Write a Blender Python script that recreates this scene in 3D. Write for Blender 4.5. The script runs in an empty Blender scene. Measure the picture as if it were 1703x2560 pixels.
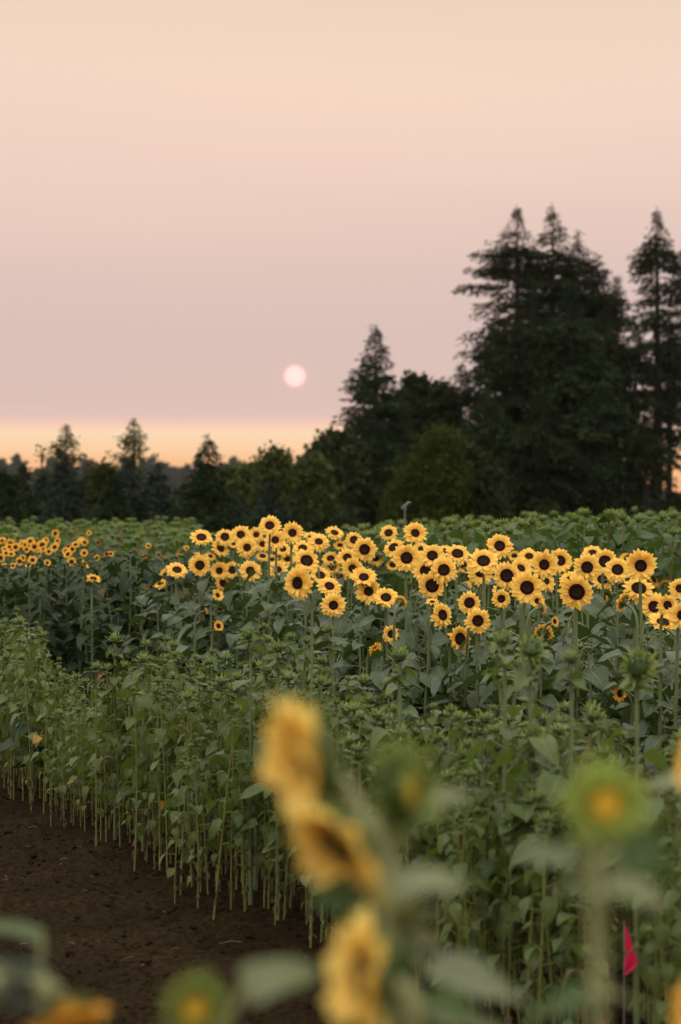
import bpy, math, random
import numpy as np
from mathutils import Vector, Matrix, noise as mnoise

R = math.radians
scene = bpy.context.scene
COL = scene.collection

# ------------------------------------------------------------------ camera
CAM_H = 1.65
FPX = 6044.0                      # focal length in photo pixels (85 mm upright frame)
PITCH = -(1280 - 1227.3) / FPX
cam_d = bpy.data.cameras.new("camera")
cam = bpy.data.objects.new("camera", cam_d)
COL.objects.link(cam)
cam.location = (0, 0, CAM_H)
cam.rotation_euler = (R(90) + PITCH, 0, 0)
cam_d.sensor_fit = 'VERTICAL'
cam_d.sensor_height = 36.0
cam_d.sensor_width = 24.0
cam_d.lens = FPX / 2560 * 36.0
cam_d.clip_start = 0.1
cam_d.clip_end = 3000
cam_d.dof.use_dof = True
cam_d.dof.focus_distance = 12.0
cam_d.dof.aperture_fstop = 3.8
scene.camera = cam

def at(sx, sy, d):
    """point at depth d seen at photo pixel (sx, sy)"""
    x = (sx - 851.5) / FPX
    u = (1280 - sy) / FPX
    f = Vector((0, math.cos(PITCH), math.sin(PITCH)))
    up = Vector((0, -math.sin(PITCH), math.cos(PITCH)))
    v = f + up * u + Vector((1, 0, 0)) * x
    return Vector((0, 0, CAM_H)) + v * (d / v.y)

K = 1703 / 1568.0
def atd(dx, dy, d):
    return at(dx * K, dy * K, d)

# ------------------------------------------------------------------ sky
SUN_EL = R(2.72)
SUN_AZ = R(-1.08)
sun_dir = Vector((math.sin(SUN_AZ) * math.cos(SUN_EL), math.cos(SUN_AZ) * math.cos(SUN_EL), math.sin(SUN_EL)))

def lin(c):
    return tuple(((v / 255) / 12.92 if v / 255 <= 0.04045 else ((v / 255 + 0.055) / 1.055) ** 2.4) for v in c)

world = bpy.data.worlds.new("World")
scene.world = world
world.use_nodes = True
wn = world.node_tree
wn.nodes.clear()
def N(nt, t, **kw):
    n = nt.nodes.new(t)
    for k, v in kw.items():
        setattr(n, k, v)
    return n
def L(nt, a, b):
    nt.links.new(a, b)
tc = N(wn, 'ShaderNodeTexCoord')
sep = N(wn, 'ShaderNodeSeparateXYZ')
L(wn, tc.outputs['Generated'], sep.inputs[0])
nz = N(wn, 'ShaderNodeTexNoise')
nz.inputs['Scale'].default_value = 3.0
nz.inputs['Detail'].default_value = 3.0
mapn = N(wn, 'ShaderNodeMapping')
mapn.inputs['Scale'].default_value = (1, 1, 9)
L(wn, tc.outputs['Generated'], mapn.inputs['Vector'])
L(wn, mapn.outputs[0], nz.inputs['Vector'])
nsub = N(wn, 'ShaderNodeMath', operation='MULTIPLY_ADD')
L(wn, nz.outputs['Fac'], nsub.inputs[0])
nsub.inputs[1].default_value = 0.034
nsub.inputs[2].default_value = -0.017
# the uneven edges of the smoke only higher up
hm = N(wn, 'ShaderNodeMapRange')
hm.inputs['From Min'].default_value = 0.03
hm.inputs['From Max'].default_value = 0.12
L(wn, sep.outputs['Z'], hm.inputs['Value'])
nm = N(wn, 'ShaderNodeMath', operation='MULTIPLY')
L(wn, nsub.outputs[0], nm.inputs[0]); L(wn, hm.outputs[0], nm.inputs[1])
za = N(wn, 'ShaderNodeMath', operation='ADD')
L(wn, sep.outputs['Z'], za.inputs[0]); L(wn, nm.outputs[0], za.inputs[1])
mr = N(wn, 'ShaderNodeMapRange')
mr.inputs['From Min'].default_value = -0.05
mr.inputs['From Max'].default_value = 0.45
L(wn, za.outputs[0], mr.inputs['Value'])
ramp = N(wn, 'ShaderNodeValToRGB')
cr = ramp.color_ramp
def zof(yd):     # elevation of a height in the picture
    return math.sin((1130 - yd) / 5566.0)
stops = [(-0.05, (150, 120, 105)), (zof(1125), (250, 176, 116)), (zof(1062), (252, 192, 140)), (zof(1035), (253, 208, 162)),
         (zof(995), (253, 218, 182)), (zof(980), (250, 206, 180)), (zof(962), (229, 195, 183)), (zof(930), (219, 191, 182)),
         (zof(760), (214, 190, 184)), (zof(640), (219, 194, 187)), (zof(500), (229, 201, 190)), (zof(360), (237, 208, 194)),
         (zof(200), (241, 213, 195)), (zof(0), (236, 210, 189)), (0.45, (232, 226, 220))]
def pos(z):
    return (z + 0.05) / 0.5
while len(cr.elements) > 1:
    cr.elements.remove(cr.elements[-1])
cr.elements[0].position = pos(stops[0][0]); cr.elements[0].color = (*lin(stops[0][1]), 1)
for z, c in stops[1:]:
    e = cr.elements.new(pos(z)); e.color = (*lin(c), 1)
L(wn, mr.outputs[0], ramp.inputs['Fac'])
# brighter towards the zenith, raised for stronger light from above
up_r = N(wn, 'ShaderNodeMapRange')
up_r.inputs['From Min'].default_value = 0.22
up_r.inputs['From Max'].default_value = 0.8
up_r.inputs['To Min'].default_value = 1.0
up_r.inputs['To Max'].default_value = 2.7
L(wn, sep.outputs['Z'], up_r.inputs['Value'])
vm = N(wn, 'ShaderNodeVectorMath', operation='SCALE')
# sky behind the camera is brightened to light the flower faces
bk = N(wn, 'ShaderNodeMapRange')
bk.inputs['From Min'].default_value = -0.1
bk.inputs['From Max'].default_value = -0.8
bk.inputs['To Min'].default_value = 1.0
bk.inputs['To Max'].default_value = 1.15
L(wn, sep.outputs['Y'], bk.inputs['Value'])
bm = N(wn, 'ShaderNodeMath', operation='MULTIPLY')
L(wn, bk.outputs[0], bm.inputs[0]); L(wn, up_r.outputs[0], bm.inputs[1])
L(wn, ramp.outputs[0], vm.inputs[0]); L(wn, bm.outputs[0], vm.inputs['Scale'])
# the sun seen through smoke: a pale pink disc with a soft reddish rim
dot = N(wn, 'ShaderNodeVectorMath', operation='DOT_PRODUCT')
nrm = N(wn, 'ShaderNodeVectorMath', operation='NORMALIZE')
L(wn, tc.outputs['Generated'], nrm.inputs[0])
L(wn, nrm.outputs[0], dot.inputs[0])
dot.inputs[1].default_value = sun_dir
ac = N(wn, 'ShaderNodeMath', operation='ARCCOSINE')
L(wn, dot.outputs['Value'], ac.inputs[0])
dg = N(wn, 'ShaderNodeMapRange')
dg.inputs['From Min'].default_value = 0.0
dg.inputs['From Max'].default_value = R(0.8)
L(wn, ac.outputs[0], dg.inputs['Value'])
sr = N(wn, 'ShaderNodeValToRGB')
se = sr.color_ramp
q = 0.262 / 0.8
se.elements[0].position = 0; se.elements[0].color = (0.50, 0.33, 0.33, 1)
se.elements[1].position = 1; se.elements[1].color = (0, 0, 0, 1)
for p_, c_ in ((q * 0.86, (0.42, 0.25, 0.25)), (q * 0.98, (0.34, 0.08, 0.05)), (q * 1.03, (0.06, 0.0, 0.0)), (q * 1.5, (0.015, 0.002, 0.0))):
    e = se.elements.new(p_); e.color = (*c_, 1)
L(wn, dg.outputs[0], sr.inputs['Fac'])
add = N(wn, 'ShaderNodeVectorMath', operation='ADD')
L(wn, vm.outputs[0], add.inputs[0]); L(wn, sr.outputs[0], add.inputs[1])
sky = N(wn, 'ShaderNodeTexSky')
sky.sky_type = 'NISHITA'
sky.sun_disc = False
sky.sun_elevation = SUN_EL
sky.sun_rotation = SUN_AZ
sky.dust_density = 6.0
bg1 = N(wn, 'ShaderNodeBackground'); bg1.inputs['Strength'].default_value = 1.04
bg2 = N(wn, 'ShaderNodeBackground'); bg2.inputs['Strength'].default_value = 0.05
L(wn, add.outputs[0], bg1.inputs['Color'])
L(wn, sky.outputs[0], bg2.inputs['Color'])
mixw = N(wn, 'ShaderNodeMixShader'); mixw.inputs[0].default_value = 0.04
outw = N(wn, 'ShaderNodeOutputWorld')
L(wn, bg1.outputs[0], mixw.inputs[1]); L(wn, bg2.outputs[0], mixw.inputs[2])
L(wn, mixw.outputs[0], outw.inputs['Surface'])

# ------------------------------------------------------------------ sun lamp
sl = bpy.data.lights.new("sun", 'SUN')
sl.energy = 0.55
sl.angle = R(0.53)
sl.color = (1.0, 0.62, 0.42)
so = bpy.data.objects.new("sun", sl)
COL.objects.link(so)
so.rotation_euler = sun_dir.to_track_quat('Z', 'Y').to_euler()
so.location = (0, 50, 30)

vs = scene.view_settings
vs.view_transform = 'Standard'
vs.look = 'None'
vs.exposure = 0.0
vs.gamma = 1.0
scene.render.engine = 'CYCLES'
cy = scene.cycles
cy.use_denoising = True
cy.max_bounces = 7
cy.diffuse_bounces = 2
cy.glossy_bounces = 2
cy.transmission_bounces = 4
cy.transparent_max_bounces = 8
cy.volume_bounces = 1
cy.sample_clamp_indirect = 4

# ------------------------------------------------------------------ mesh helper
rng = np.random.default_rng(11)
random.seed(11)

class Geo:
    """collects shapes and links them as ONE mesh object"""
    def __init__(s):
        s.V = []; s.F = {3: [], 4: []}; s.M = {3: [], 4: []}; s.U = []; s.Rn = []; s.n = 0
    def add(s, V, F, mat=0, uv=None, rnd=0.5):
        V = np.asarray(V, float); F = np.asarray(F, int)
        s.V.append(V)
        s.F[F.shape[1]].append(F + s.n)
        s.M[F.shape[1]].append(np.full(len(F), mat))
        s.U.append(np.zeros((len(V), 2)) if uv is None else np.asarray(uv, float))
        s.Rn.append(np.broadcast_to(np.asarray(rnd, float), (len(V),)).copy())
        s.n += len(V)
    def arrays(s):
        V = np.concatenate(s.V)
        f3 = np.concatenate(s.F[3]) if s.F[3] else np.zeros((0, 3), int)
        f4 = np.concatenate(s.F[4]) if s.F[4] else np.zeros((0, 4), int)
        m = np.concatenate((s.M[3] or [np.zeros(0, int)]) + (s.M[4] or [np.zeros(0, int)]))
        return V, f3, f4, m, np.concatenate(s.U), np.concatenate(s.Rn)
    def merge(s, arr, Mx=None, loc=(0, 0, 0), rot=0, scale=(1, 1, 1), matmap=None):
        V, f3, f4, m, U, Rn = arr
        c, si = math.cos(rot), math.sin(rot)
        W = V * np.asarray(scale, float)
        W = np.column_stack((W[:, 0] * c - W[:, 1] * si, W[:, 0] * si + W[:, 1] * c, W[:, 2])) + np.asarray(loc, float)
        s.V.append(W)
        s.F[3].append(f3 + s.n); s.F[4].append(f4 + s.n)
        mm = m if matmap is None else np.asarray(matmap)[m]
        s.M[3].append(mm[:len(f3)]); s.M[4].append(mm[len(f3):])
        s.U.append(U); s.Rn.append(np.mod(Rn + random.random() * 0.35, 1.0))
        s.n += len(V)
    def mesh(s, name, mats, smooth=True):
        V, f3, f4, m, U, Rn = s.arrays()
        me = bpy.data.meshes.new(name)
        me.vertices.add(len(V)); me.vertices.foreach_set('co', V.astype(np.float32).ravel())
        loops = np.concatenate((f3.ravel(), f4.ravel()))
        me.loops.add(len(loops)); me.loops.foreach_set('vertex_index', loops.astype(np.int32))
        nf = len(f3) + len(f4)
        me.polygons.add(nf)
        st = np.concatenate((np.arange(len(f3)) * 3, len(f3) * 3 + np.arange(len(f4)) * 4))
        me.polygons.foreach_set('loop_start', st.astype(np.int32))
        for mt in mats:
            me.materials.append(mt)
        me.polygons.foreach_set('material_index', m.astype(np.int32))
        me.polygons.foreach_set('use_smooth', np.full(nf, smooth))
        uvl = me.uv_layers.new(name='UVMap')
        uvl.data.foreach_set('uv', U[loops].astype(np.float32).ravel())
        at_ = me.attributes.new('rnd', 'FLOAT', 'POINT')
        at_.data.foreach_set('value', Rn.astype(np.float32))
        me.update(calc_edges=True)
        me.validate()
        return me
    def build(s, name, mats, parent=None, smooth=True):
        return link(name, s.mesh(name, mats, smooth), parent)

def link(name, data, parent=None):
    o = bpy.data.objects.new(name, data)
    COL.objects.link(o)
    if parent is not None:
        o.parent = parent
    return o

def tag(o, label=None, cat=None, group=None, kind=None):
    if label: o['label'] = label
    if cat: o['category'] = cat
    if group: o['group'] = group
    if kind: o['kind'] = kind
    return o

def empty(name, loc=(0, 0, 0), rz=0, label=None, cat=None, group=None):
    o = link(name, None)
    o.location = loc
    o.rotation_euler = (0, 0, rz)
    return tag(o, label, cat, group)

def tube(pts, rad, sides=6):
    """V, F, UV of a tapered tube through pts"""
    P = np.asarray(pts, float); n = len(P)
    rad = np.broadcast_to(np.asarray(rad, float), (n,))
    T = np.gradient(P, axis=0)
    T /= np.linalg.norm(T, axis=1)[:, None] + 1e-9
    ref = np.array([1.0, 0, 0]) if abs(T[:, 0]).mean() < 0.8 else np.array([0, 1.0, 0])
    A = np.cross(T, ref); A /= np.linalg.norm(A, axis=1)[:, None] + 1e-9
    B = np.cross(T, A)
    th = np.linspace(0, 2 * math.pi, sides, endpoint=False)
    V = (P[:, None, :] + rad[:, None, None] * (A[:, None, :] * np.cos(th)[None, :, None] + B[:, None, :] * np.sin(th)[None, :, None])).reshape(-1, 3)
    i = np.arange(n - 1)[:, None] * sides; j = np.arange(sides)[None, :]; k = (np.arange(sides) + 1)[None, :] % sides
    F = np.stack(((i + j), (i + k), (i + sides + k), (i + sides + j)), -1).reshape(-1, 4)
    uv = np.column_stack((np.tile(th / 6.28, n), np.repeat(np.linspace(0, 1, n), sides)))
    return V, F, uv

def frame_m(d, up=(0, 0, 1), roll=0.0):
    """3x3: columns side, direction, normal"""
    y = np.asarray(d, float); y = y / (np.linalg.norm(y) + 1e-9)
    u = np.asarray(up, float)
    if abs(np.dot(u, y)) > 0.97: u = np.array([0.3, 0.7, 0.1])
    x = np.cross(y, u); x /= np.linalg.norm(x)
    z = np.cross(x, y)
    c, s_ = math.cos(roll), math.sin(roll)
    return np.column_stack((x * c + z * s_, y, -x * s_ + z * c))

# ------------------------------------------------------------------ materials
def mat(name):
    m = bpy.data.materials.new(name)
    m.use_nodes = True
    m.node_tree.nodes.clear()
    return m, m.node_tree

def mixc(nt, fac, a, b, mode='MIX'):
    n = N(nt, 'ShaderNodeMix', data_type='RGBA', blend_type=mode)
    if isinstance(fac, (int, float)): n.inputs[0].default_value = fac
    else: L(nt, fac, n.inputs[0])
    for v, i in ((a, 6), (b, 7)):
        if isinstance(v, tuple): n.inputs[i].default_value = (*v, 1)
        else: L(nt, v, n.inputs[i])
    return n.outputs[2]

def mathn(nt, op, a, b=0.0, c=None):
    n = N(nt, 'ShaderNodeMath', operation=op)
    for i, v in enumerate((a, b) if c is None else (a, b, c)):
        if isinstance(v, (int, float)): n.inputs[i].default_value = v
        else: L(nt, v, n.inputs[i])
    return n.outputs[0]

def maprange(nt, v, a, b, c=0.0, d=1.0):
    n = N(nt, 'ShaderNodeMapRange')
    L(nt, v, n.inputs['Value'])
    for k, x in (('From Min', a), ('From Max', b), ('To Min', c), ('To Max', d)):
        n.inputs[k].default_value = x
    return n.outputs[0]

def attr(nt, name='rnd'):
    return N(nt, 'ShaderNodeAttribute', attribute_name=name).outputs['Fac']

def noise(nt, scale, detail=3, vec=None, rough=0.55):
    n = N(nt, 'ShaderNodeTexNoise')
    n.inputs['Scale'].default_value = scale
    n.inputs['Detail'].default_value = detail
    n.inputs['Roughness'].default_value = rough
    if vec is None:
        vec = N(nt, 'ShaderNodeTexCoord').outputs['Object']
    L(nt, vec, n.inputs['Vector'])
    return n.outputs['Fac']

def thin_shader(nt, col, tcol, tfac, rough, spec=0.5, bump=None):
    """two-sided thin blade: reflection plus light coming through"""
    pb = N(nt, 'ShaderNodeBsdfPrincipled')
    L(nt, col, pb.inputs['Base Color'])
    if isinstance(rough, (int, float)): pb.inputs['Roughness'].default_value = rough
    else: L(nt, rough, pb.inputs['Roughness'])
    pb.inputs['Specular IOR Level'].default_value = spec
    tr = N(nt, 'ShaderNodeBsdfTranslucent')
    L(nt, tcol, tr.inputs['Color'])
    if bump is not None:
        L(nt, bump, pb.inputs['Normal']); L(nt, bump, tr.inputs['Normal'])
    mx = N(nt, 'ShaderNodeMixShader'); mx.inputs[0].default_value = tfac
    L(nt, pb.outputs[0], mx.inputs[1]); L(nt, tr.outputs[0], mx.inputs[2])
    out = N(nt, 'ShaderNodeOutputMaterial')
    L(nt, mx.outputs[0], out.inputs['Surface'])

def bumpn(nt, h, dist=0.002, strength=0.6):
    b = N(nt, 'ShaderNodeBump')
    b.inputs['Strength'].default_value = strength
    b.inputs['Distance'].default_value = dist
    L(nt, h, b.inputs['Height'])
    return b.outputs[0]

def leaf_material(name, c1, c2, vein, back, tfac=0.22, rough=0.5, spec=0.5, yellow=(0.36, 0.20, 0.02), yel=0.989):
    m, nt = mat(name)
    r = attr(nt)
    oi = N(nt, 'ShaderNodeObjectInfo').outputs['Random']
    mixv = mathn(nt, 'MULTIPLY_ADD', oi, 0.35, mathn(nt, 'MULTIPLY', r, 0.65))
    base = mixc(nt, mixv, c1, c2)
    nn = noise(nt, 45, 3)
    base = mixc(nt, maprange(nt, nn, 0.3, 0.75, 0, 0.5), base, tuple(v * 0.6 for v in c1))
    tc_ = N(nt, 'ShaderNodeTexCoord')
    sp = N(nt, 'ShaderNodeSeparateXYZ'); L(nt, tc_.outputs['UV'], sp.inputs[0])
    au = mathn(nt, 'ABSOLUTE', sp.outputs[0])
    rib = maprange(nt, au, 0.03, 0.10, 1, 0)
    s1 = mathn(nt, 'MULTIPLY_ADD', sp.outputs[1], 7.0, mathn(nt, 'MULTIPLY', au, -2.6))
    s2 = mathn(nt, 'ABSOLUTE', mathn(nt, 'SUBTRACT', mathn(nt, 'FRACT', s1), 0.5))
    side = maprange(nt, s2, 0.0, 0.13, 0.75, 0)
    vn = mathn(nt, 'MAXIMUM', rib, side)
    base = mixc(nt, mathn(nt, 'MULTIPLY', vn, 0.55), base, vein)
    base = mixc(nt, maprange(nt, r, yel, yel + 0.006), base, yellow)
    bf = N(nt, 'ShaderNodeNewGeometry').outputs['Backfacing']
    col = mixc(nt, mathn(nt, 'MULTIPLY', bf, 0.65), base, back)
    tcol = mixc(nt, 0.5, col, (c2[0] * 1.5, c2[1] * 1.6, c2[2] * 0.5))
    h = mathn(nt, 'MULTIPLY_ADD', vn, -1.0, mathn(nt, 'MULTIPLY', nn, 0.8))
    thin_shader(nt, col, tcol, tfac, rough, spec, bumpn(nt, h, 0.003, 0.7))
    return m

def plain_material(name, c1, c2, scale=30, rough=0.6, bump=0.002, tfac=None, spec=0.4):
    m, nt = mat(name)
    nn = noise(nt, scale, 4)
    r = attr(nt)
    col = mixc(nt, maprange(nt, nn, 0.3, 0.7), c1, c2)
    col = mixc(nt, mathn(nt, 'MULTIPLY', r, 0.5), col, tuple(v * 0.55 for v in c1))
    if tfac:
        thin_shader(nt, col, col, tfac, rough, spec)
        return m
    pb = N(nt, 'ShaderNodeBsdfPrincipled')
    L(nt, col, pb.inputs['Base Color'])
    pb.inputs['Roughness'].default_value = rough
    pb.inputs['Specular IOR Level'].default_value = spec
    if bump: L(nt, bumpn(nt, nn, bump), pb.inputs['Normal'])
    out = N(nt, 'ShaderNodeOutputMaterial'); L(nt, pb.outputs[0], out.inputs['Surface'])
    return m

def petal_material(name, tip, base_c, tfac=0.35, dark=None):
    m, nt = mat(name)
    tc_ = N(nt, 'ShaderNodeTexCoord')
    sp = N(nt, 'ShaderNodeSeparateXYZ'); L(nt, tc_.outputs['UV'], sp.inputs[0])
    col = mixc(nt, maprange(nt, sp.outputs[1], 0.15, 0.75), base_c, tip)
    r = attr(nt)
    col = mixc(nt, mathn(nt, 'MULTIPLY', r, 0.3), col, tuple(v * f for v, f in zip(tip, (0.95, 0.82, 0.6))))
    wv = mathn(nt, 'ABSOLUTE', mathn(nt, 'SINE', mathn(nt, 'MULTIPLY', sp.outputs[0], 9.0)))
    col = mixc(nt, mathn(nt, 'MULTIPLY', wv, 0.12), col, base_c)
    if dark:
        col = mixc(nt, maprange(nt, sp.outputs[1], 0.75, 0.3), col, dark)
    thin_shader(nt, col, col, tfac, 0.5, 0.3, bumpn(nt, wv, 0.001, 0.4))
    return m

M = {}
M['leaf_young'] = leaf_material('young_leaf', (0.044, 0.078, 0.013), (0.122, 0.170, 0.034), (0.19, 0.23, 0.09), (0.13, 0.18, 0.05), 0.27, 0.45, spec=0.38)
M['leaf_bed'] = leaf_material('mature_leaf', (0.020, 0.044, 0.009), (0.056, 0.088, 0.020), (0.13, 0.165, 0.075), (0.085, 0.12, 0.042), 0.18, 0.42, spec=0.40, yel=0.992)
M['leaf_near'] = leaf_material('pale_leaf', (0.10, 0.135, 0.045), (0.20, 0.225, 0.10), (0.32, 0.34, 0.20), (0.27, 0.30, 0.14), 0.3, 0.45, spec=0.45, yel=2.0)
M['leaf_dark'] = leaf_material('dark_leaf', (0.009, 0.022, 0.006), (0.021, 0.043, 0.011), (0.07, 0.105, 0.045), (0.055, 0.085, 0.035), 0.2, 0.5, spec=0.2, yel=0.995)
M['leaf_bright'] = leaf_material('fresh_leaf', (0.026, 0.062, 0.008), (0.060, 0.110, 0.018), (0.12, 0.18, 0.06), (0.08, 0.13, 0.035), 0.28, 0.5, spec=0.28, yel=2.0)
M['stem_young'] = plain_material('young_stem', (0.12, 0.135, 0.026), (0.20, 0.205, 0.05), 60, 0.55, 0.001)
M['stem_bed'] = plain_material('mature_stem', (0.11, 0.15, 0.06), (0.17, 0.21, 0.09), 60, 0.55, 0.001)
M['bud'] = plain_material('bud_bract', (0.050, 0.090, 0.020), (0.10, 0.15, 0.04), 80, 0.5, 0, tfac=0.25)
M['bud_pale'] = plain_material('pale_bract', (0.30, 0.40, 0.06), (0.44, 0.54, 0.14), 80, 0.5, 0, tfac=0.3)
M['bud_core'] = plain_material('bud_core', (0.78, 0.50, 0.03), (0.88, 0.62, 0.07), 90, 0.6, 0.002)
M['calyx'] = plain_material('calyx_green', (0.10, 0.16, 0.05), (0.16, 0.22, 0.08), 80, 0.55, 0, tfac=0.2)
M['petal'] = petal_material('yellow_petal', (1.0, 0.70, 0.15), (0.98, 0.55, 0.065), 0.34)
M['petal_pale'] = petal_material('pale_yellow_petal', (1.0, 0.81, 0.24), (1.0, 0.68, 0.12), 0.45)
M['petal_deep'] = petal_material('deep_yellow_petal', (0.98, 0.61, 0.09), (0.90, 0.42, 0.03))
M['petal_rust'] = petal_material('rust_petal', (0.62, 0.30, 0.07), (0.25, 0.03, 0.015), 0.25, dark=(0.20, 0.03, 0.02))
def bract_material():
    m, nt = mat('bract')
    sp = N(nt, 'ShaderNodeSeparateXYZ'); L(nt, N(nt, 'ShaderNodeTexCoord').outputs['UV'], sp.inputs[0])
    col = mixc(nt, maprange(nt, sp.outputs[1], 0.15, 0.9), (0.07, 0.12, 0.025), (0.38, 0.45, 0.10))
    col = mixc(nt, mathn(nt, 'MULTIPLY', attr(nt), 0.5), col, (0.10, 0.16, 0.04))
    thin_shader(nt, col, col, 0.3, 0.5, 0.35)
    return m
M['bract'] = bract_material()
M['stem_near'] = plain_material('pale_stem', (0.20, 0.22, 0.085), (0.30, 0.31, 0.14), 60, 0.6, 0.001)
M['withered'] = plain_material('withered_leaf', (0.05, 0.035, 0.02), (0.10, 0.07, 0.035), 60, 0.8, 0)

def disc_material():
    m, nt = mat('seed_disc')
    tc_ = N(nt, 'ShaderNodeTexCoord')
    sp = N(nt, 'ShaderNodeSeparateXYZ'); L(nt, tc_.outputs['UV'], sp.inputs[0])
    ramp = N(nt, 'ShaderNodeValToRGB'); L(nt, sp.outputs[0], ramp.inputs[0])
    e = ramp.color_ramp.elements
    e[0].position = 0; e[0].color = (0.030, 0.022, 0.012, 1)
    e[1].position = 1; e[1].color = (0.035, 0.010, 0.005, 1)
    for p_, c_ in ((0.22, (0.022, 0.012, 0.008)), (0.42, (0.050, 0.022, 0.010)), (0.58, (0.018, 0.006, 0.005)), (0.85, (0.020, 0.006, 0.004))):
        k = ramp.color_ramp.elements.new(p_); k.color = (*c_, 1)
    vo = N(nt, 'ShaderNodeTexVoronoi'); vo.inputs['Scale'].default_value = 260
    L(nt, tc_.outputs['Object'], vo.inputs['Vector'])
    col = mixc(nt, maprange(nt, vo.outputs['Distance'], 0.0, 0.5, 0.6, 0.0), ramp.outputs[0], (0.07, 0.03, 0.012))
    pb = N(nt, 'ShaderNodeBsdfPrincipled'); L(nt, col, pb.inputs['Base Color'])
    pb.inputs['Roughness'].default_value = 0.9; pb.inputs['Specular IOR Level'].default_value = 0.15
    L(nt, bumpn(nt, vo.outputs['Distance'], 0.003, 1.0), pb.inputs['Normal'])
    out = N(nt, 'ShaderNodeOutputMaterial'); L(nt, pb.outputs[0], out.inputs['Surface'])
    return m
M['disc'] = disc_material()

def needle_material(name, c1, c2, tfac=0.08):
    m, nt = mat(name)
    r = attr(nt)
    col = mixc(nt, r, c1, c2)
    thin_shader(nt, col, col, tfac, 0.8, 0.04)
    return m
M['needle_dark'] = needle_material('dark_needles', (0.007, 0.012, 0.004), (0.022, 0.030, 0.010))
M['needle_green'] = needle_material('green_needles', (0.009, 0.018, 0.007), (0.026, 0.040, 0.014))
M['needle_blue'] = needle_material('blue_green_needles', (0.014, 0.024, 0.018), (0.032, 0.046, 0.030))
M['leaves_olive'] = needle_material('olive_tree_leaves', (0.034, 0.046, 0.014), (0.075, 0.092, 0.028), 0.2)
M['leaves_dark'] = needle_material('dark_tree_leaves', (0.013, 0.021, 0.008), (0.032, 0.042, 0.014), 0.12)
M['leaves_lime'] = needle_material('lime_tree_leaves', (0.024, 0.033, 0.006), (0.055, 0.072, 0.013), 0.25)
M['bark'] = plain_material('bark', (0.018, 0.013, 0.010), (0.035, 0.026, 0.020), 6, 0.9, 0.02)
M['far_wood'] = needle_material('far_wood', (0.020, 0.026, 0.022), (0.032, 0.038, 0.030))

# ------------------------------------------------------------------ ground
def vnoise(x, y, seed=0):
    """smooth value noise on arrays"""
    xi = np.floor(x).astype(int); yi = np.floor(y).astype(int)
    fx = x - xi; fy = y - yi
    fx = fx * fx * (3 - 2 * fx); fy = fy * fy * (3 - 2 * fy)
    def h(a, b):
        n = (a * 374761393 + b * 668265263 + seed * 974711) & 0x7fffffff
        n = ((n ^ (n >> 13)) * 1274126177) & 0x7fffffff
        return ((n ^ (n >> 16)) & 0xffff) / 65535.0
    return (h(xi, yi) * (1 - fx) + h(xi + 1, yi) * fx) * (1 - fy) + (h(xi, yi + 1) * (1 - fx) + h(xi + 1, yi + 1) * fx) * fy

ROW = np.array([-0.367, 0.930])         # the way the beds run
PERP = np.array([0.930, 0.367])
EDGE0 = np.dot(PERP, [0.0, 8.35])       # left edge of the near bed across the rows

def ground_z(x, y):
    x = np.asarray(x, float); y = np.asarray(y, float)
    u = x * PERP[0] + y * PERP[1] - EDGE0
    v = x * ROW[0] + y * ROW[1]
    bed = 0.035 * (1 / (1 + np.exp(-(u + 0.02) / 0.05)))                      # the bed stands a little proud of the path
    rut = -0.012 * np.sin(u * 21 + 1.5 * vnoise(v * 1.3, v * 0 + 3, 5)) * np.exp(-((u + 1.2) / 1.0) ** 2) -0.022 * np.exp(-((u + 0.75) / 0.22) ** 2) - 0.02 * np.exp(-((u + 1.9) / 0.25) ** 2) + 0.02 * np.exp(-((u + 1.3) / 0.25) ** 2)
    near = np.clip((26 - y) / 6, 0, 1)
    z = (bed + rut) * near
    z = z + near * (0.030 * (vnoise(x * 3, y * 3, 1) - .5) + 0.020 * (vnoise(x * 9, y * 9, 2) - .5) + 0.013 * (vnoise(x * 24, y * 24, 3) - .5)
             + 0.013 * (vnoise(u * 60, v * 60, 4) - .5))
    clod = np.clip(vnoise(x * 20 + 50, y * 20, 7) - 0.6, 0, 1) * 0.018 + 0.012 * (vnoise(x * 45, y * 45, 9) - .5)
    z = z + near * clod
    far = np.clip((y - 160) / 200, 0, 1)
    return z - 5.0 * far * far * (3 - 2 * far)

def gz(x, y):
    return float(ground_z(np.array([x]), np.array([y]))[0])

xs = np.unique(np.round(np.concatenate((np.linspace(-700, -20, 24), np.linspace(-20, -4.5, 25), np.arange(-4.5, -2.2, 0.03), np.arange(-2.2, 2.1, 0.015), np.arange(2.1, 4.0, .03), np.linspace(4.0, 20, 25), np.linspace(20, 700, 24))), 4))
ys = np.unique(np.round(np.concatenate((np.linspace(-60, 5, 14), np.arange(5.0, 6.6, 0.04), np.arange(6.6, 12.0, .018), np.arange(12.0, 17.0, 0.04), np.linspace(17, 60, 60), np.linspace(60, 1700, 50))), 4))
gx, gy = np.meshgrid(xs, ys)
gzv = ground_z(gx, gy)
nx, ny = len(xs), len(ys)
ii = (np.arange(ny - 1)[:, None] * nx + np.arange(nx - 1)[None, :]).reshape(-1)
gf = np.column_stack((ii, ii + 1, ii + nx + 1, ii + nx))
gg = Geo(); gg.add(np.column_stack((gx.ravel(), gy.ravel(), gzv.ravel())), gf)
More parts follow.
